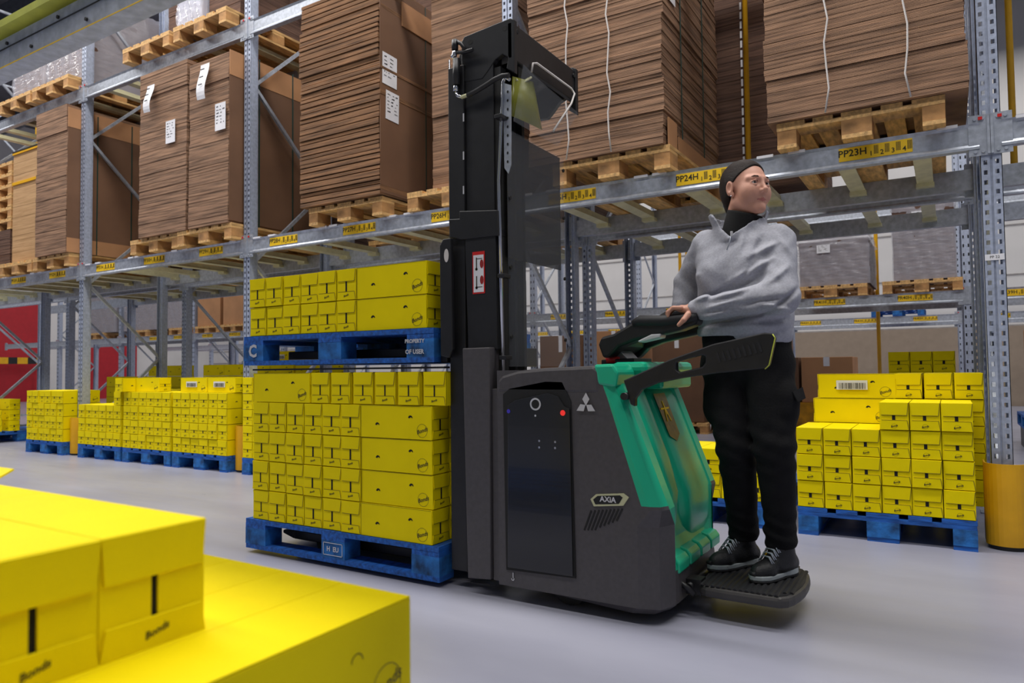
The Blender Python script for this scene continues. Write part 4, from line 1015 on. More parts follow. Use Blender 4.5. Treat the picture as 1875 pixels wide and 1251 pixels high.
# white rod and perforated strip
m = MB(); m.tube([PT(933, 146, -1.80), PT(926, 142, -1.80), PT(921, 150, -1.80), PT(913, 330, -1.815), PT(922, 692, -1.83)], 0.0075, 12); part(m, 'chrome_rod', CHROME)
m = MB(); p = XZ([(921, 152), (936, 156), (936, 302), (931, 318), (924, 308)], -1.80); m.prism(p, -1.802, -1.798, 'Y'); part(m, 'perforated_strip', GALV)
m = MB()
for k in range(9):
    q = W(929.5, 168+k*16, Y=-1.8035); m.add([(q[0]+0.0045*math.cos(a), -1.8035, q[2]+0.006*math.sin(a)) for a in [2*PI*i/10 for i in range(10)]], [tuple(range(10))])
part(m, 'strip_holes', BLKDEEP)
m = MB()
for k in range(42): q = W(905+k*0.45, 160+k*12.6, Y=-1.79); m.box(q[0]-0.007, q[0]+0.007, -1.795, -1.785, q[2]-0.010, q[2]+0.010)
part(m, 'energy_chain', BLKDEEP)
for x, y in ((915, 213), (921, 505), (924, 655)): p = PT(x, y, -1.84); m = MB(); m.box(p[0]-0.02, p[0]+0.012, -1.85, -1.80, p[2]-0.008, p[2]+0.008); part(m, 'rod_clamp', BLK, bevel=0.002)
# clear screen, its tilted upper piece and the bent rod
XS = -1.70
m = MB(); m.box(XS-0.002, XS+0.002, -1.80, -1.31, 0.90, 1.86); part(m, 'clear_screen', CLEAR)
m = MB()
for z in (1.02, 1.30, 1.58, 1.80): 
    for y in (-1.79, -1.32): m.tube([(XS+0.002, y, z), (XS+0.008, y, z)], 0.008, 8)
part(m, 'screen_screws', BLKDEEP)
m = MB(); m.box(XS-0.014, XS-0.010, -1.79, -1.325, 1.34, 1.86); part(m, 'dark_shutter', mat('dark_shutter', rgb(18, 14, 13), 0.6, var=0.5, scale=6, stretch=(1, 14, 1), alpha=0.74, spec=0.1))
q = [W(958, 118, X=-1.66), W(990, 150, X=-1.64), W(1058, 207, X=-1.60), W(1020, 268, X=-1.63), W(940, 222, X=-1.67)]
m = MB(); m.quad(q); o = part(m, 'clear_deflector', CLEAR); sd = o.modifiers.new('s', 'SOLIDIFY'); sd.thickness = 0.003
m = MB(); n = 10; vs = []; fs = []
for i in range(n+1):
    f_ = i/n
    a = W(938+38*f_, 140+10*f_, X=-1.69+0.02*math.sin(f_*PI)); b_ = W(934+58*f_**0.9, 212+26*f_, X=-1.69+0.02*math.sin(f_*PI)); vs += [a, b_]
for i in range(n): fs.append((2*i, 2*i+2, 2*i+3, 2*i+1))
m.add(vs, fs, 0, True); o = part(m, 'olive_film', OLIVE); sd = o.modifiers.new('s', 'SOLIDIFY'); sd.thickness = 0.002
m = MB(); m.tube([W(973, 132, X=-1.655), W(976, 116, X=-1.65), W(983, 116, X=-1.645), W(1046, 162, X=-1.635), W(1052, 172, X=-1.62), W(1046, 190, X=-1.61), W(1013, 240, X=-1.60)], 0.0045, 10); part(m, 'bent_rod', STRAPW)
m = MB(); m.tube([W(944, 146, X=-1.68), W(956, 152, X=-1.675), W(972, 142, X=-1.67)], 0.006, 8); part(m, 'brass_fittings', BRASSY)
# ---- platform
PZ = 0.122
pl_ = [(-1.005, -1.675), (-0.95, -1.700), (-0.76, -1.700), (-0.695, -1.695), (-0.668, -1.62), (-0.655, -1.5), (-0.668, -1.36), (-0.70, -1.285), (-0.76, -1.255), (-0.95, -1.255), (-1.005, -1.29)]
pl_ = [tuple(p) for p in (lambda P_: [((P_[i][0]*(1-f_)+P_[(i+1) % len(P_)][0]*f_), (P_[i][1]*(1-f_)+P_[(i+1) % len(P_)][1]*f_)) for i in range(len(P_)) for f_ in (0.25, 0.75)])(pl_)]
m = MB(); m.prism(pl_, 0.078, PZ-0.006, 'Z'); part(m, 'platform_base', mat('platform_grey', rgb(62, 60, 60), 0.5, var=0.1), bevel=0.012)
pi_ = [(CXp+(x-CXp)*0.93, -1.487+(y+1.487)*0.93) for CXp in (-0.83,) for x, y in pl_]
m = MB(); m.prism(pi_, PZ-0.008, PZ-0.004, 'Z')
for k in range(16):
    x = -0.980+k*0.0195
    y0_, y1_ = (-1.69, -1.28) if x < -0.72 else (-1.655+(x+0.72)*0.6, -1.315-(x+0.72)*0.6)
    if x > -0.685: continue
    m.prism([(x-0.0075, PZ-0.004), (x-0.0035, PZ+0.001), (x+0.0035, PZ+0.001), (x+0.0075, PZ-0.004)], y0_, y1_, 'Y')
part(m, 'ribbed_mat', RUB)
m = MB(); m.box(-1.06, -0.99, -1.66, -1.60, 0.07, 0.125); m.box(-1.06, -0.99, -1.38, -1.32, 0.07, 0.125); m.tube([(-1.03, -1.68, 0.10), (-1.03, -1.30, 0.10)], 0.014, 12); part(m, 'platform_hinge', BLK)
m = MB(); m.tube([(-1.075, -1.70, 0.135), (-1.0, -1.70, 0.085)], 0.010, 10); part(m, 'hinge_strut', BLK)
# ---- side gates
gate = [(1139, 697), (1223, 659), (1304, 630), (1398, 609), (1412, 610), (1418, 619), (1407, 668), (1400, 675), (1304, 684.5), (1245, 693), (1200, 702), (1172, 714), (1160, 730), (1160, 745), (1152, 741), (1147, 720)]
cut = [(1236, 664), (1282, 650), (1290, 652), (1290, 664), (1284, 672), (1241, 682), (1236, 678)]
def gate_part(Yg, nm):
    """two-sided plate with a grip cut-out: rings of the outline and the cut joined"""
    ol = XZ(gate, NY); cu_ = XZ(cut, NY)
    bmx = bmesh.new(); vo = [bmx.verts.new((x, Yg, z)) for x, z in ol]; vc = [bmx.verts.new((x, Yg, z)) for x, z in cu_]
    es = [bmx.edges.new((vo[i], vo[(i+1) % len(vo)])) for i in range(len(vo))]+[bmx.edges.new((vc[i], vc[(i+1) % len(vc)])) for i in range(len(vc))]
    bmesh.ops.triangle_fill(bmx, edges=es, use_beauty=True)
    me = bpy.data.meshes.new(nm); bmx.to_mesh(me); bmx.free(); me.materials.append(BLK)
    o = obj(nm, me, truck, (1.5, -CY, 0)); sd = o.modifiers.new('s', 'SOLIDIFY'); sd.thickness = 0.030; sd.offset = 0
    bv = o.modifiers.new('b', 'BEVEL'); bv.width = 0.004; bv.segments = 2; bv.limit_method = 'ANGLE'
    return o
g1 = gate_part(-1.845, 'side_gate'); 
m = MB()
for k in range(9):
    a = W(1312+k*9.5, 646-k*2.4, Y=-1.862); b_ = W(1318+k*9.5, 664-k*2.4, Y=-1.862)
    m.bar((a[0], -1.861, a[2]), (b_[0], -1.861, b_[2]), 0.008, 0.002, up=(0, 1, 0))
part(m, 'gate_grip_ribs', RUB)
m = MB(); a = [W(x, y, Y=-1.862) for x, y in ((1414, 612), (1418.5, 619), (1407.5, 669), (1400, 676))]; m.tube([(p[0]+0.001, -1.861, p[2]) for p in a], 0.0018, 6); part(m, 'gate_edge_line', mat('lime_line', rgb(190, 200, 70), 0.5))
m = MB(); m.tube([(-1.185, -1.875, 0.79), (-1.185, -1.78, 0.79)], 0.013, 14); part(m, 'gate_pivot', BLK)
# ---- tiller head and its base
tl = [(1102, 632), (1111, 656), (1122, 655), (1140, 636), (1170, 624), (1205, 616), (1250, 606), (1282, 594), (1284, 574), (1262, 574), (1245, 580), (1208, 583), (1180, 584), (1160, 594), (1130, 612), (1108, 618)]
m = MB(); m.prism(XZ(tl, -1.62), -1.66, -1.58, 'Y'); part(m, 'tiller_arm', BLK, bevel=0.010)
m = MB(); m.prism(XZ([(1105, 626), (1112, 652), (1135, 634), (1150, 600)], -1.62), -1.60, -1.36, 'Y'); part(m, 'tiller_head', BLK, bevel=0.010)
m = MB(); m.prism(XZ(tl, -1.62), -1.36, -1.30, 'Y'); part(m, 'tiller_arm', BLK, bevel=0.010)
hA, hB = W(1158, 595, Y=-1.665), W(1250, 588, Y=-1.665)
m = MB(); m.tube([W(1160, 594, Y=-1.65), W(1172, 588, Y=-1.65), W(1215, 588, Y=-1.65), W(1262, 583, Y=-1.65), W(1278, 580, Y=-1.65)], [0.016, 0.022, 0.022, 0.020, 0.016], 16); part(m, 'hand_grip', RUB)
m = MB(); m.prism(XZ([(1200, 585), (1225, 570), (1262, 562), (1285, 560), (1285, 575), (1245, 582)], -1.52), -1.56, -1.42, 'Y'); part(m, 'wrist_pad', RUB, bevel=0.012)
m = MB(); m.prism(XZ([(1175, 625), (1200, 613), (1217, 612), (1216, 619), (1178, 628)], -1.62), -1.665, -1.60, 'Y'); part(m, 'butterfly_button', SILVER, bevel=0.004)
m = MB(); m.prism(XZ([(1118, 655), (1130, 640), (1138, 643), (1152, 658), (1118, 658)], -1.55), -1.56, -1.44, 'Y'); part(m, 'tiller_boot', mat('grey_plastic', rgb(150, 150, 156), 0.4), bevel=0.006)
m = MB(); m.prism(XZ([(1110, 659), (1169, 656), (1169, 668), (1110, 668)], -1.55), -1.60, -1.40, 'Y'); part(m, 'tiller_base', BLK, bevel=0.004)
m = MB(); p = W(1118, 659, Y=-1.60); m.tube([(p[0], -1.58, p[2]-0.012), (p[0], -1.58, p[2]+0.012)], 0.028, 20); part(m, 'emergency_button', RED)
# ---------------------------------------------------------------- the woman on the platform
def smin(a, b, k):
    h = np.clip(0.5+0.5*(b-a)/k, 0, 1); return b*(1-h)+a*h-k*h*(1-h)
class Field:
    """signed distance field on a rectilinear grid, grown from soft primitives and turned into one closed surface"""
    def __init__(s, xs, ys, zs):
        s.ax = [np.asarray(a, dtype=np.float32) for a in (xs, ys, zs)]
        s.d = np.full([len(a) for a in s.ax], 0.5, dtype=np.float32)
    def _loc(s, lo, hi):
        sl = []
        for a, l, h in zip(s.ax, lo, hi):
            i0 = max(0, int(np.searchsorted(a, l))-1); i1 = min(len(a), int(np.searchsorted(a, h))+1)
            if i1-i0 < 1: return None, None
            sl.append(slice(i0, i1))
        X, Y, Z = np.meshgrid(*[a[q] for a, q in zip(s.ax, sl)], indexing='ij')
        return tuple(sl), (X, Y, Z)
    def comb(s, f, c, rad, k, op='u'):
        m = rad+k+0.03
        sl, P = s._loc([v-m for v in c[0]], [v+m for v in c[1]])
        if sl is None: return
        v = f(*P)
        if op == 'u': s.d[sl] = smin(s.d[sl], v, k) if k > 0 else np.minimum(s.d[sl], v)
        else: s.d[sl] = -smin(-s.d[sl], v, k)
    def cap(s, a, b, ra, rb, k=0.01, sq=None, op='u'):
        """tapered capsule; sq=(direction, factor) flattens it along a direction"""
        a = np.array(a, float); b = np.array(b, float)
        def f(X, Y, Z):
            if sq is not None:
                n = np.array(sq[0], float); n /= np.linalg.norm(n); q = sq[1]
                t = ((X-a[0])*n[0]+(Y-a[1])*n[1]+(Z-a[2])*n[2])*(q-1)
                X2, Y2, Z2 = X+t*n[0], Y+t*n[1], Z+t*n[2]
                bb = b+n*((b-a)@n)*(q-1)
            else: X2, Y2, Z2 = X, Y, Z; bb = b
            ba = bb-a; L = max(ba@ba, 1e-9)
            h = np.clip(((X2-a[0])*ba[0]+(Y2-a[1])*ba[1]+(Z2-a[2])*ba[2])/L, 0, 1)
            d = np.sqrt((X2-a[0]-h*ba[0])**2+(Y2-a[1]-h*ba[1])**2+(Z2-a[2]-h*ba[2])**2)
            return d-(ra+(rb-ra)*h)
        r = max(ra, rb)
        s.comb(f, (np.minimum(a, b), np.maximum(a, b)), r, k, op)
    def ell(s, c, r, R=None, k=0.01, op='u'):
        c = np.array(c, float); r = np.array(r, float)
        def f(X, Y, Z):
            D = np.stack([X-c[0], Y-c[1], Z-c[2]], -1)
            if R is not None: D = D @ R      # columns of R are the local axes
            q = np.sqrt(((D/r)**2).sum(-1)); q2 = np.sqrt(((D/(r*r))**2).sum(-1))+1e-6
            return (q*(q-1)/q2).astype(np.float32)
        s.comb(f, (c, c), r.max(), k, op)
    def surf(s):
        d = s.d; inside = d < 0; nx, ny, nz = d.shape
        c = [inside[i:nx-1+i, j:ny-1+j, k:nz-1+k] for i in (0, 1) for j in (0, 1) for k in (0, 1)]
        cnt = sum(q.astype(np.int8) for q in c); act = (cnt > 0) & (cnt < 8)
        idx = -np.ones(act.shape, dtype=np.int64); ii = np.argwhere(act); idx[act] = np.arange(len(ii))
        pos = np.zeros((len(ii), 3)); n = np.zeros(len(ii))
        corner = [(i, j, k) for i in (0, 1) for j in (0, 1) for k in (0, 1)]
        P = {}
        for cc in corner:
            q = ii+np.array(cc); P[cc] = (np.stack([s.ax[0][q[:, 0]], s.ax[1][q[:, 1]], s.ax[2][q[:, 2]]], -1), d[q[:, 0], q[:, 1], q[:, 2]])
        for a in corner:
            for ax in range(3):
                if a[ax]: continue
                b = list(a); b[ax] = 1; b = tuple(b)
                pa, da = P[a]; pb, db = P[b]; cr = (da < 0) != (db < 0)
                t = np.where(cr, da/np.where(cr, da-db, 1), 0)
                pos += np.where(cr[:, None], pa+(pb-pa)*t[:, None], 0); n += cr
        pos /= n[:, None]
        F = []
        for ax in range(3):
            o = [(0, 0, 0)]*4; u, v = [(1, 2), (2, 0), (0, 1)][ax]
            sl0 = [slice(None)]*3; sl1 = [slice(None)]*3; sl0[ax] = slice(0, -1); sl1[ax] = slice(1, None)
            cr = inside[tuple(sl0)] != inside[tuple(sl1)]; flip = inside[tuple(sl0)]
            e = np.argwhere(cr); fl = flip[cr]
            ok = (e[:, u] > 0) & (e[:, v] > 0) & (e[:, u] < d.shape[u]-1) & (e[:, v] < d.shape[v]-1)
            e = e[ok]; fl = fl[ok]; q = []
            for du, dv in ((0, 0), (-1, 0), (-1, -1), (0, -1)):
                w = e.copy(); w[:, u] += du; w[:, v] += dv; q.append(idx[w[:, 0], w[:, 1], w[:, 2]])
            q = np.stack(q, -1); q[~fl] = q[~fl][:, ::-1]; F.append(q)
        F = np.concatenate(F); F = F[(F >= 0).all(1)]
        return pos, F[:, ::-1]
def grid(lo, hi, base, fine=()):
    """axis samples with finer spacing inside given spans"""
    x = lo; out = [lo]
    while x < hi:
        st = base
        for a, b, f in fine:
            if a-base <= x <= b: st = min(st, f)
        x += st; out.append(x)
    return out
def field_obj(name, F, mats, parent=None, midx=None, smooth_it=1, push=None):
    v, f = F.surf()
    v0 = v.copy()
    for _ in range(smooth_it):        # light relaxation
        acc = np.zeros_like(v); n = np.zeros(len(v))
        for a, b in ((0, 1), (1, 2), (2, 3), (3, 0)):
            np.add.at(acc, f[:, a], v[f[:, b]]); np.add.at(n, f[:, a], 1); np.add.at(acc, f[:, b], v[f[:, a]]); np.add.at(n, f[:, b], 1)
        v = v*0.5+0.5*acc/np.maximum(n, 1)[:, None]
    if push is not None: v = push(v, f)
    me = bpy.data.meshes.new(name); me.vertices.add(len(v)); me.vertices.foreach_set('co', v.astype(np.float32).ravel())
    me.loops.add(len(f)*4); me.loops.foreach_set('vertex_index', f.astype(np.int32).ravel())
    me.polygons.add(len(f)); me.polygons.foreach_set('loop_start', np.arange(0, len(f)*4, 4, dtype=np.int32)); me.polygons.foreach_set('loop_total', np.full(len(f), 4, dtype=np.int32))
    me.polygons.foreach_set('use_smooth', np.ones(len(f), dtype=bool))
    for q in (mats if isinstance(mats, (list, tuple)) else [mats]): me.materials.append(q)
    if midx is not None: me.polygons.foreach_set('material_index', midx(v[f].mean(1)).astype(np.int32))
    me.update(calc_edges=True); me.validate()
    return obj(name, me, parent)
SKIN = mat('skin', rgb(205, 150, 128), 0.5, var=0.05, scale=14, bump=0.05, bscale=200); SKIN.node_tree.nodes['Principled BSDF'].inputs['Subsurface Weight'].default_value = 0.08
SKIN.node_tree.nodes['Principled BSDF'].inputs['Subsurface Radius'].default_value = (0.02, 0.01, 0.006)
LIPS = mat('lips', rgb(186, 112, 100), 0.45, var=0.05)
HAIR = mat('hair_dark_brown', rgb(32, 19, 14), 0.5, var=0.3, scale=40, stretch=(1, 1, 6), bump=0.5, bscale=120, spec=0.25)
SWEAT = mat('sweatshirt_grey', rgb(166, 167, 177), 0.9, var=0.07, scale=120, bump=0.12, bscale=260, spec=0.2)
BLACKK = mat('turtleneck_black', rgb(14, 14, 15), 0.9, var=0.1, scale=100)
TROUS = mat('trousers_black', rgb(15, 15, 18), 0.85, var=0.15, scale=30, bump=0.2, bscale=120, spec=0.25)
SHOE = mat('shoe_black', rgb(24, 24, 28), 0.5, var=0.15, scale=60, bump=0.2, bscale=200)
SOLE = mat('midsole_grey', rgb(170, 178, 182), 0.6, var=0.1)
A_ = np.array
Fd = A_([-0.20, -0.98, 0.0]); Fd /= np.linalg.norm(Fd); Sd = A_([0.98, -0.20, 0.0]); Sd /= np.linalg.norm(Sd)     # chest direction, her left
PC = A_([-0.862, -1.455, 0.0])
def TP(s, f, z): return PC+Sd*s+Fd*f+A_([0, 0, z])
shR, shL = TP(-0.150, 0.0, 1.372), TP(0.134, 0.0, 1.350)
elL = A_(W(1430, 545, Y=-1.60)); wrL = A_(W(1268, 567, Y=-1.635))
elR = A_(W(1262, 520, Y=-1.36)); wrR = A_(W(1246, 575, Y=-1.40))
hipR, hipL = TP(-0.080, 0, 0.90), TP(0.085, 0, 0.90)
knR, knL = A_(W(1348, 815, Y=-1.50)), A_(W(1418, 815, Y=-1.54))
anR, anL = A_([-0.903, -1.385, 0.262]), A_([-0.752, -1.452, 0.255])
# head frame
hf = A_([0.83, -0.55, 0.06]); hf /= np.linalg.norm(hf); hx = np.cross(hf, A_([0, 0, 1.0])); hx /= np.linalg.norm(hx); hz = np.cross(hx, hf)
HC = A_([-0.845, -1.475, 1.553]); HS = 0.93
HR = np.stack([hx, hf, hz], 1)
def HP_(x, y, z): return HC+HR @ (A_([x, y, z])*HS)
hd = (HC[0], HC[1])
Fb = Field(grid(-1.20, -0.56, 0.010, ((hd[0]-0.13, hd[0]+0.13, 0.0026), (-1.135, -1.0, 0.0030))),
           grid(-1.75, -1.22, 0.010, ((hd[1]-0.11, hd[1]+0.11, 0.0028), (-1.70, -1.60, 0.0035))),
           grid(0.16, 1.70, 0.014, ((1.43, 1.68, 0.0026), (1.02, 1.15, 0.0030))))
# trunk and limbs under the clothes
Fb.cap(TP(-0.06, 0, 1.30), TP(0.06, 0, 1.30), 0.10, 0.10, 0.03, (Fd, 1.15)); Fb.cap(TP(0, 0, 1.25), TP(0, 0, 0.98), 0.115, 0.105, 0.04, (Fd, 1.2))
Fb.cap(hipR, hipL, 0.095, 0.095, 0.03)
for sh, el, wr in ((shR, elR, wrR), (shL, elL, wrL)): Fb.cap(sh, el, 0.045, 0.037, 0.02); Fb.cap(el, wr, 0.036, 0.024, 0.015)
for hp, kn, an in ((hipR, knR, anR), (hipL, knL, anL)): Fb.cap(hp, kn, 0.075, 0.048, 0.02); Fb.cap(kn, an, 0.046, 0.032, 0.015)
for an in (anR, anL): Fb.cap(an, an-A_([0, 0, 0.05]), 0.030, 0.024, 0.01)
NB0 = A_([-0.872, -1.462, 1.42])
Fb.cap(NB0, HP_(0, -0.015, -0.045), 0.056, 0.051, 0.025)
# head
HSs = HS
def he(c, r, k=0.012, op='u'): Fb.ell(HP_(*c), A_(r)*HSs, HR, k, op)
def hc(a, b, ra, rb, k=0.008, op='u'): Fb.cap(HP_(*a), HP_(*b), ra*HSs, rb*HSs, k, None, op)
he((0, -0.015, 0.040), (0.076, 0.096, 0.083)); he((0, 0.034, -0.012), (0.064, 0.063, 0.089), 0.02)
hc((-0.046, 0.0, -0.055), (-0.013, 0.062, -0.088), 0.025, 0.018, 0.02); hc((0.046, 0.0, -0.055), (0.013, 0.062, -0.088), 0.025, 0.018, 0.02)
he((0, 0.072, -0.090), (0.019, 0.015, 0.016), 0.014)
he((-0.040, 0.058, -0.026), (0.025, 0.026, 0.032), 0.025); he((0.040, 0.058, -0.026), (0.025, 0.026, 0.032), 0.025)
hc((-0.014, 0.088, 0.026), (-0.048, 0.070, 0.026), 0.009, 0.008, 0.014); hc((0.014, 0.088, 0.026), (0.048, 0.070, 0.026), 0.009, 0.008, 0.014)
for s_ in (-1, 1): he((s_*0.032, 0.100, 0.006), (0.018, 0.016, 0.011), 0.010, 's')
hc((0, 0.090, 0.014), (0, 0.106, -0.020), 0.0062, 0.0085, 0.010); he((0, 0.108, -0.0245), (0.0095, 0.0095, 0.0085), 0.006)
for s_ in (-1, 1): he((s_*0.0115, 0.098, -0.028), (0.0068, 0.009, 0.0068), 0.005)
for s_ in (-1, 1): he((s_*0.0055, 0.103, -0.0365), (0.0035, 0.005, 0.003), 0.002, 's')
hc((-0.0235, 0.0805, -0.0585), (0, 0.0905, -0.0545), 0.0028, 0.0040, 0.006); hc((0.0235, 0.0805, -0.0585), (0, 0.0905, -0.0545), 0.0028, 0.0040, 0.006)
hc((-0.014, 0.0835, -0.0640), (0.014, 0.0835, -0.0640), 0.0038, 0.0038, 0.006)
hc((-0.025, 0.0825, -0.0603), (0, 0.0925, -0.0603), 0.0014, 0.0014, 0.0015, 's'); hc((0.025, 0.0825, -0.0603), (0, 0.0925, -0.0603), 0.0014, 0.0014, 0.0015, 's')
for s_ in (-1, 1):
    he((s_*0.077, -0.006, 0.004), (0.008, 0.019, 0.031), 0.005); he((s_*0.083, -0.002, 0.006), (0.006, 0.010, 0.018), 0.003, 's'); he((s_*0.074, 0.004, -0.024), (0.007, 0.009, 0.011), 0.004)
    # eyelids: a ring of flesh round the eye
    hc((s_*0.018, 0.086, 0.008), (s_*0.033, 0.094, 0.0155), 0.0028, 0.003, 0.003); hc((s_*0.033, 0.094, 0.0155), (s_*0.047, 0.081, 0.008), 0.003, 0.0026, 0.003)
    hc((s_*0.018, 0.086, 0.003), (s_*0.033, 0.092, -0.003), 0.0024, 0.0026, 0.003); hc((s_*0.033, 0.092, -0.003), (s_*0.047, 0.081, 0.003), 0.0026, 0.0024, 0.003)
# left hand on the grip: palm, four fingers over the bar, thumb down the near side
g0 = A_(W(1244, 584, Y=-1.65))          # grip axis under the hand
def hnd(x, y, Y): return A_(W(x, y, Y=Y))
pal0, pal1 = hnd(1262, 568, -1.640), hnd(1246, 566, -1.650)
Fb.cap(wrL, pal0, 0.024, 0.020, 0.010); Fb.cap(pal0, pal1, 0.021, 0.015, 0.008, (A_([0, 0, 1]), 1.25)); Fb.cap(pal0+A_([0, 0.012, 0]), pal1+A_([-0.003, 0.022, 0.002]), 0.020, 0.015, 0.008)
for i in range(4):
    y = -1.668+0.0175*i; ln = (0.9, 1.0, 0.97, 0.82)[i]
    k0 = hnd(1246, 564+0.6*i, y); k1 = k0+A_([-0.030*ln, 0.0, 0.002]); k2 = k1+A_([-0.020*ln, 0.001, -0.014]); k3 = k2+A_([-0.004, 0.002, -0.018*ln])
    Fb.cap(k0, k1, 0.0088, 0.0080, 0.004); Fb.cap(k1, k2, 0.0080, 0.0074, 0.002); Fb.cap(k2, k3, 0.0074, 0.0066, 0.002)
t0 = hnd(1260, 576, -1.668); t1 = hnd(1252, 586, -1.686); t2 = hnd(1243, 595, -1.687)
Fb.cap(t0, t1, 0.012, 0.0100, 0.006); Fb.cap(t1, t2, 0.0100, 0.0078, 0.003)
# right hand, wrapped on the far arm of the tiller
r0 = wrR+A_([-0.008, -0.006, -0.022]); Fb.cap(wrR, r0, 0.022, 0.020, 0.01)
for i in range(4):
    k0 = r0+A_([-0.012, -0.020+0.017*i, -0.006]); k1 = k0+A_([-0.028, 0, -0.010]); k2 = k1+A_([-0.004, 0, -0.022])
    Fb.cap(k0, k1, 0.0088, 0.008, 0.004); Fb.cap(k1, k2, 0.008, 0.007, 0.002)
Fb.cap(r0+A_([0.0, -0.02, -0.008]), r0+A_([-0.012, -0.042, -0.026]), 0.0105, 0.008, 0.004)
Fb.cap(r0+A_([-0.006, -0.018, -0.002]), r0+A_([-0.006, 0.028, -0.002]), 0.014, 0.013, 0.006)
def facemat(c):
    q = ((c-HC) @ HR)/HS
    return ((np.abs(q[:, 0]) < 0.0235) & (q[:, 1] > 0.074) & (np.abs(q[:, 2]+0.0605) < 0.0070-0.20*np.abs(q[:, 0]))).astype(int)
person = field_obj('person', Fb, [SKIN, LIPS], None, facemat)
person['label'] = 'woman in a grey half-zip sweatshirt and black trousers riding the forklift platform, looking right'; person['category'] = 'person'
# eyes, brows, earring
EYE = mat('eye_white', rgb(222, 214, 210), 0.2, var=0.02); IRIS = mat('iris_brown', rgb(42, 28, 22), 0.2, var=0.1)
gz = A_([0.10, 1.0, 0.03]); gz /= np.linalg.norm(gz)
def sphere_part(name, c, r, mt, ring_n=16):
    m = MB(); bmx = bmesh.new(); bmesh.ops.create_uvsphere(bmx, u_segments=ring_n, v_segments=ring_n//2+2, radius=r)
    me = bpy.data.meshes.new(name); bmx.to_mesh(me); bmx.free(); me.materials.append(mt); me.polygons.foreach_set('use_smooth', [True]*len(me.polygons))
    return obj(name, me, person, tuple(c))
for s_ in (-1, 1):
    ec = A_([s_*0.0325, 0.0775, 0.0062]); sphere_part('eye', HP_(*ec), 0.0128*HS, EYE, 24); sphere_part('iris', HP_(*(ec+gz*0.0085+A_([s_*-0.001+0.0015, 0, 0]))), 0.0060*HS, IRIS)
    m = MB(); bp = [HP_(s_*x, y, z) for x, y, z in ((0.013, 0.0945, 0.0255), (0.024, 0.0955, 0.0310), (0.036, 0.0895, 0.0325), (0.048, 0.0770, 0.0285))]
    m.tube(bp, [0.0014, 0.0020, 0.0018, 0.0008], 8); m.build('eyebrow', HAIR, person)
    m = MB(); bp = [HP_(s_*x, y, z) for x, y, z in ((0.018, 0.0880, 0.0080), (0.026, 0.0945, 0.0135), (0.035, 0.0950, 0.0150), (0.047, 0.0830, 0.0085))]
    m.tube(bp, 0.0009, 6); m.build('eyelashes', HAIR, person)
sphere_part('earring', HP_(0.082, 0.004, -0.030), 0.0028, CHROME, 12)
# hair: a close cap combed back into a low tie
Fh = Field(grid(HC[0]-0.14, HC[0]+0.13, 0.003), grid(HC[1]-0.13, HC[1]+0.13, 0.003), grid(1.42, 1.69, 0.003))
Fh.ell(HP_(0, -0.014, 0.042), A_((0.0805, 0.1005, 0.0885))*HS, HR, 0.01); Fh.ell(HP_(0, -0.055, -0.010), A_((0.060, 0.052, 0.070))*HS, HR, 0.03)
Xg, Yg_, Zg = np.meshgrid(*Fh.ax, indexing='ij'); D3 = np.stack([Xg-HC[0], Yg_-HC[1], Zg-HC[2]], -1) @ HR/HS
lx, ly, lz = D3[..., 0], D3[..., 1], D3[..., 2]
line = np.interp(lz, [-0.09, -0.045, -0.03, 0.0, 0.03, 0.055, 0.075, 0.10, 0.13], [-0.055, -0.040, -0.030, -0.022, 0.018, 0.044, 0.064, 0.078, 0.09])
line = np.where(np.abs(lx) < 0.045, np.maximum(line, np.interp(lz, [0.05, 0.078, 0.10], [-0.1, 0.05, 0.078])), line)
Fh.d = np.maximum(Fh.d, (ly-line)*HS*0.8).astype(np.float32)
ear_ = (np.sqrt(((ly+0.006)/0.021)**2+((lz-0.000)/0.033)**2)-1)*0.02
Fh.d = np.where(np.abs(lx) > 0.055, np.maximum(Fh.d, -ear_), Fh.d).astype(np.float32)
Fh.cap(HP_(0, -0.095, -0.035), HP_(0.0, -0.085, -0.095), 0.020, 0.016, 0.02); Fh.cap(HP_(0.0, -0.085, -0.095), HP_(0.0, -0.075, -0.125), 0.015, 0.006, 0.01)
del Xg, Yg_, Zg, D3, lx, ly, lz, line
field_obj('hair', Fh, HAIR, person)
# black turtleneck
Ft = Field(grid(-1.0, -0.72, 0.004), grid(-1.62, -1.34, 0.004), grid(1.34, 1.50, 0.004))
Ft.cap(NB0-A_([0, 0, 0.05]), HP_(0, 0.0, -0.062), 0.074, 0.0640, 0.01)
Xg, Yg_, Zg = np.meshgrid(*Ft.ax, indexing='ij'); dv = HP_(0, -0.015, -0.045)-NB0; dv /= np.linalg.norm(dv)
top_ = (Xg-NB0[0])*dv[0]+(Yg_-NB0[1])*dv[1]+(Zg-NB0[2])*dv[2]-0.056-0.20*((Xg-NB0[0])*-0.6)
Ft.d = np.maximum(Ft.d, top_.astype(np.float32)*0.9); field_obj('turtleneck', Ft, BLACKK, person)
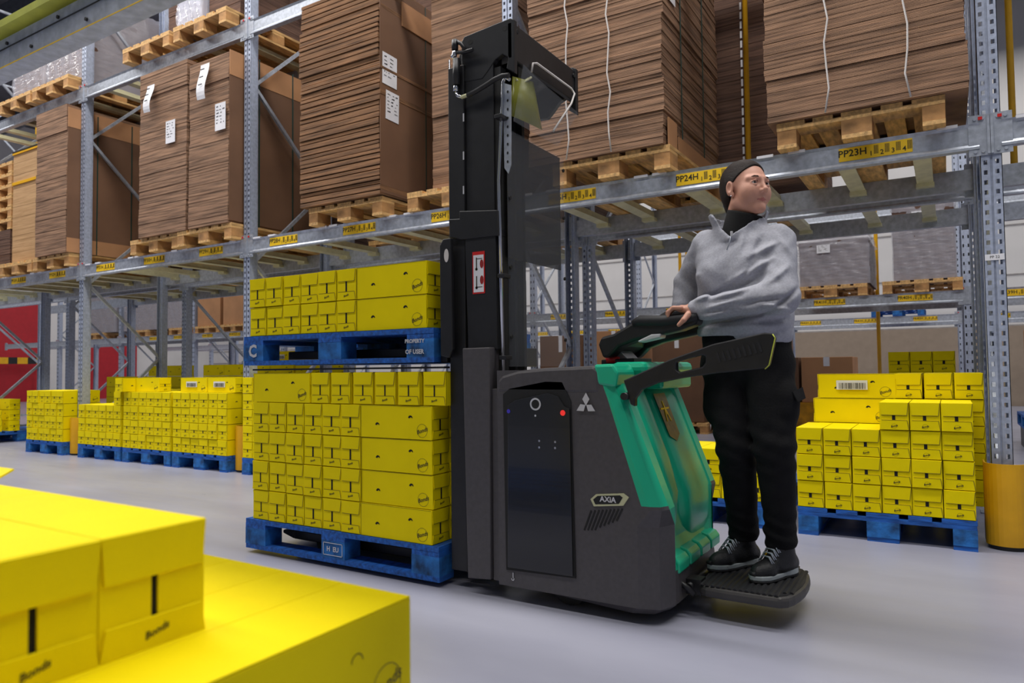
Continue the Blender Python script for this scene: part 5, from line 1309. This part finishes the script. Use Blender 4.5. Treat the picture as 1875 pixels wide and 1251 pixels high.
# sweatshirt
Fs = Field(grid(-1.20, -0.56, 0.0048), grid(-1.76, -1.22, 0.0048), grid(0.955, 1.50, 0.0048))
SQ = (Fd, 1.42)
Fs.cap(TP(-0.105, 0.0, 1.345), TP(0.100, 0.0, 1.325), 0.076, 0.074, 0.04, (Fd, 1.05)); Fs.cap(TP(-0.04, 0.0, 1.385), TP(0.04, 0.0, 1.385), 0.060, 0.060, 0.04)
Fs.cap(TP(-0.055, 0.012, 1.27), TP(0.055, 0.012, 1.27), 0.125, 0.125, 0.05, (Fd, 1.15)); Fs.ell(TP(-0.07, 0.075, 1.235), (0.075, 0.065, 0.07), None, 0.04); Fs.ell(TP(0.06, 0.075, 1.235), (0.075, 0.065, 0.07), None, 0.04)
Fs.cap(TP(-0.052, 0.008, 1.14), TP(0.052, 0.008, 1.14), 0.122, 0.122, 0.06, (Fd, 1.15)); Fs.cap(TP(-0.060, 0.006, 1.045), TP(0.055, 0.006, 1.045), 0.124, 0.124, 0.05, (Fd, 1.12)); Fs.cap(TP(-0.052, 0.0, 1.01), TP(0.05, 0.0, 1.01), 0.122, 0.120, 0.02, (Fd, 1.12))
for sh, el, wr, r_ in ((shL, elL, wrL, 1.0), (shR, elR, wrR, 0.95)):
    Fs.cap(sh, el, 0.062*r_, 0.061*r_, 0.014); dw = wr-el; Fs.cap(el, el+dw*0.80, 0.065*r_, 0.044*r_, 0.012); Fs.cap(el+dw*0.78, el+dw*0.86, 0.047*r_, 0.040*r_, 0.012); Fs.cap(el+dw*0.84, el+dw*0.99, 0.0315, 0.0305, 0.006)
    if wr is wrL: armcut = (el+dw*0.99, dw/np.linalg.norm(dw))
    Fs.cap(wr+dw/np.linalg.norm(dw)*0.022, wr+dw/np.linalg.norm(dw)*0.05, 0.026, 0.026, 0.001, None, 's')
# collar stand, open at the front
Xg, Yg_, Zg = np.meshgrid(*Fs.ax, indexing='ij')
s_c = (Xg-NB0[0])*Sd[0]+(Yg_-NB0[1])*Sd[1]; f_c = (Xg-NB0[0])*Fd[0]+(Yg_-NB0[1])*Fd[1]; rr_ = np.sqrt((s_c*0.92)**2+(f_c-0.008)**2)
zr = Zg-NB0[2]
col_ = np.maximum(np.abs(rr_-(0.083+0.30*np.maximum(zr, 0)))-0.0055, np.maximum(zr-0.050, -zr-0.06))
V_ = (np.abs(s_c-0.006-0.30*(zr+0.035))-0.012-1.05*np.maximum(zr+0.040, -0.01)); V_ = np.where(f_c > 0, V_, 1.0)
col_ = np.maximum(col_, -V_)
Fs.d = smin(Fs.d, col_.astype(np.float32), 0.012)
hole = np.maximum(rr_-0.074, -(zr+0.05)); vcut = np.maximum(V_*0.7, np.maximum(-(f_c-0.03), -(zr+0.040)))
Fs.d = np.maximum(Fs.d, -hole.astype(np.float32)); Fs.d = np.maximum(Fs.d, -vcut.astype(np.float32))
# hem cut, folds
Fs.d = np.maximum(Fs.d, (1.0-0.018*np.sin(s_c*8)-Zg-0.008).astype(np.float32))
FU = CR-np.array([0, 0, CR[2]]); FU /= np.linalg.norm(FU); FN = np.array([FU[1], -FU[0], 0.0])   # across and towards the aisle
Ug = (Xg-PC[0])*FU[0]+(Yg_-PC[1])*FU[1]; Ng = (Xg-PC[0])*FN[0]+(Yg_-PC[1])*FN[1]; FM = 1/(1+np.exp(-(Ng-0.0)/0.012))
def fold(a, b, w, h):
    """a soft ridge in the cloth along a segment, on the side of the cloth turned to the aisle"""
    a, b = A_(a, float), A_(b, float); ua, ub = (a-PC) @ FU, (b-PC) @ FU; du, dz = ub-ua, b[2]-a[2]; L2 = du*du+dz*dz
    t = np.clip(((Ug-ua)*du+(Zg-a[2])*dz)/L2, 0, 1); d2 = (Ug-ua-t*du)**2+(Zg-a[2]-t*dz)**2
    Fs.d = (Fs.d-h*FM*np.exp(-d2/(w*w))*np.sin(np.clip(t, 0.04, 0.96)*PI)**0.5).astype(np.float32)
def PF(x, y, Y): return W(x, y, Y=Y)
for x0, y0, x1, y1, Y_f, w_, h_ in ((1300, 548, 1370, 528, -1.66, .010, .011), (1292, 566, 1352, 548, -1.67, .010, .010), (1286, 582, 1330, 572, -1.67, .009, .010), (1345, 512, 1420, 470, -1.63, .012, .012), (1372, 470, 1430, 440, -1.60, .012, .012),
    (1350, 560, 1440, 545, -1.64, .011, -.010), (1335, 535, 1400, 500, -1.64, .010, -.010), (1400, 520, 1450, 485, -1.63, .012, .010), (1380, 560, 1448, 575, -1.60, .012, .012), (1385, 590, 1455, 580, -1.58, .012, -.012), (1300, 600, 1400, 592, -1.59, .014, .010),
    (1295, 618, 1440, 606, -1.58, .012, -.009), (1390, 475, 1342, 524, -1.6, .009, -.011), (1345, 520, 1290, 546, -1.6, .009, -.014), (1292, 594, 1400, 574, -1.6, .009, -.014), (1395, 576, 1456, 530, -1.6, .009, -.014), (1245, 520, 1264, 510, -1.47, .010, .010), (1243, 545, 1262, 534, -1.45, .010, .011), (1242, 562, 1268, 552, -1.45, .009, .010), (1248, 500, 1262, 490, -1.47, .010, -.009),
    (1370, 420, 1350, 470, -1.59, .010, .006), (1405, 430, 1375, 480, -1.60, .012, -.010), (1425, 425, 1452, 470, -1.57, .014, .008), (1268, 440, 1262, 500, -1.50, .012, -.008)):
    fold(PF(x0, y0, Y_f), PF(x1, y1, Y_f), w_*0.85, h_*1.35)
Fs.d = (Fs.d+0.0022*np.sin(Xg*46+np.sin(Zg*31)*1.7)*np.sin(Zg*58+np.sin(Xg*27+Yg_*19)*2.0)).astype(np.float32)
# ribbed waistband line
Fs.d = (Fs.d+0.005*np.exp(-((Zg-1.045)/0.006)**2)*(rr_ < 0.24)*(s_c > -0.17)*(s_c < 0.17)*(np.abs(Zg-1.04) < 0.02)).astype(np.float32)
del Ug, Ng, FM, Xg, Yg_, Zg, s_c, f_c, rr_, zr, col_, V_, hole, vcut
field_obj('sweatshirt', Fs, SWEAT, person, smooth_it=1)
# zip with its pull
m = MB(); zp = [W(1340, 424, Y=-1.567), W(1337, 440, Y=-1.580), W(1331, 458, Y=-1.588)]
m.tube(zp, 0.0022, 6); m.build('zip', GALV, person)
m = MB(); p = W(1340, 427, Y=-1.575); m.box(p[0]-0.004, p[0]+0.004, p[1]-0.008, p[1], p[2]-0.012, p[2]+0.006); m.build('zip_pull', SILVER, person, bevel=0.001)
# trousers
Ftr = Field(grid(-1.12, -0.56, 0.006), grid(-1.70, -1.24, 0.006), grid(0.19, 1.03, 0.006))
Ftr.cap(TP(-0.065, 0, 1.0), TP(0.065, 0, 1.0), 0.103, 0.103, 0.03, (Fd, 1.12)); Ftr.cap(TP(-0.068, 0, 0.90), TP(0.07, 0, 0.90), 0.108, 0.108, 0.03, (Fd, 1.08))
for hp, kn, an, s_ in ((hipR, knR, anR, -1), (hipL, knL, anL, 1)):
    Ftr.cap(hp, kn, 0.094, 0.072, 0.012); Ftr.cap(kn, an+A_([0, 0, -0.01]), 0.072, 0.052, 0.015); Ftr.cap(an+A_([0, 0, 0.02]), an+A_([0, 0, -0.02]), 0.055, 0.050, 0.015)
    # cargo pocket on the outer thigh
    pc = hp+(kn-hp)*0.50+Sd*s_*0.060+Fd*0.01; Ftr.ell(pc, (0.045, 0.055, 0.085), None, 0.02)
Xg, Yg_, Zg = np.meshgrid(*Ftr.ax, indexing='ij')
for kn, an in ((knR, anR), (knL, anL)):
    near = np.exp(-((Xg-kn[0])**2+(Yg_-kn[1])**2)/0.12**2)
    Ftr.d = (Ftr.d-near*0.0045*np.sin((Zg-kn[2])*95+(Xg-kn[0])*30)*np.exp(-((Zg-kn[2]+0.01)/0.10)**2)).astype(np.float32)
    Ftr.d = (Ftr.d-near*0.005*np.sin((Zg-an[2])*120+(Xg-an[0])*40)*np.exp(-((Zg-an[2]-0.02)/0.07)**2)).astype(np.float32)
Ftr.d = np.maximum(Ftr.d, 0.226-Zg)
Ftr.d = (Ftr.d+0.0022*np.sin(Xg*50+np.sin(Zg*25)*2)*np.sin(Zg*44+np.sin(Xg*30)*2)).astype(np.float32)
del Xg, Yg_, Zg
field_obj('trousers', Ftr, TROUS, person)
p_ = hipL+(knL-hipL)*0.36+Sd*0.108
m = MB(); m.quad([tuple(p_+Fd*a+A_([0, 0, b])+Sd*c) for a, b, c in ((-0.02, 0.02, 0.002), (0.05, 0.005, -0.006), (0.055, -0.03, 0.014), (-0.02, -0.02, 0.012))]); o = m.build('pocket_flap', TROUS, person); sd = o.modifiers.new('s', 'SOLIDIFY'); sd.thickness = 0.004
# shoes
def shoe(heel, toe, an, nm):
    heel = A_(heel+(PZ,)); toe = A_(toe+(PZ,)); d = toe-heel; L = np.linalg.norm(d); d /= L; sdv = A_([-d[1], d[0], 0.0]); up = A_([0, 0, 1.0])
    def q(a, b, c): return heel+d*(a*L)+sdv*b+up*c
    lo = np.minimum(heel, toe)-0.08; hi = np.maximum(heel, toe)+0.08
    F = Field(grid(lo[0], hi[0], 0.0035), grid(lo[1], hi[1], 0.0035), grid(PZ+0.004, PZ+0.17, 0.0035))
    F.cap(q(0.10, 0, 0.045), q(0.42, 0, 0.05), 0.034, 0.036, 0.02); F.cap(q(0.42, 0, 0.048), q(0.80, 0.0, 0.036), 0.036, 0.030, 0.02); F.cap(q(0.72, 0.008, 0.032), q(0.88, 0.0, 0.028), 0.034, 0.026, 0.015)
    F.cap(q(0.25, 0, 0.07), q(0.31, 0, 0.125), 0.044, 0.046, 0.02); F.cap(q(0.52, 0, 0.062), q(0.34, 0, 0.10), 0.024, 0.030, 0.02)
    field_obj('shoe', F, SHOE, person)
    # midsole and outsole follow the outline
    outl = [(-0.02, 0.0), (0.02, 0.026), (0.12, 0.034), (0.35, 0.030), (0.60, 0.040), (0.80, 0.042), (0.94, 0.030), (1.02, 0.008), (1.02, -0.008), (0.94, -0.030), (0.80, -0.040), (0.60, -0.036), (0.35, -0.030), (0.12, -0.034), (0.02, -0.026)]
    def layer(z0, z1, sc_, name, mt, a0=-1, a1=2):
        m = MB(); pts = [q(a, b*sc_, 0) for a, b in outl if a0 <= a <= a1]; n = len(pts)
        vs = [tuple(p+up*z0) for p in pts]+[tuple(p+up*(z1+(0.006 if i_a(k) < 0.15 else 0))) for k, p in enumerate(pts)]
        m.add(vs, [tuple(range(n-1, -1, -1)), tuple(range(n, 2*n))]+[(i, (i+1) % n, (i+1) % n+n, i+n) for i in range(n)]); return m.build(name, mt, person, bevel=0.003)
    i_a = lambda k: outl[k][0]
    layer(0.0, 0.008, 1.02, 'outsole', RUB); layer(0.008, 0.024, 1.0, 'midsole', SOLE)
    m = MB()
    for k in range(5):
        a = 0.44+k*0.055; z = 0.128-k*0.0115; w_ = 0.030
        m.tube([tuple(q(a-0.015, -w_, z-0.020)), tuple(q(a, -0.014, z)), tuple(q(a+0.02, 0.014, z)), tuple(q(a+0.03, w_, z-0.020))], 0.0022, 6)
        m.tube([tuple(q(a-0.015, w_, z-0.020)), tuple(q(a, 0.014, z+0.001)), tuple(q(a+0.02, -0.014, z+0.001)), tuple(q(a+0.03, -w_, z-0.020))], 0.0022, 6)
    m.build('laces', GALV, person)
    m = MB(); c_ = q(0.99, 0, 0.03); m.tube([tuple(c_-sdv*0.012), tuple(c_+sdv*0.012)], 0.008, 8); m.build('toe_bumper', RUB, person)
    return q
qR = shoe((-0.872, -1.325), (-1.0, -1.515), anR, 'R'); qL = shoe((-0.722, -1.395), (-0.826, -1.585), anL, 'L')
c_ = qL(0.30, -0.0, 0.145); sphere_part('lace_lock', c_, 0.010, SILVER); sphere_part('yellow_tag', qL(0.58, -0.02, 0.085), 0.0055, LBLY)
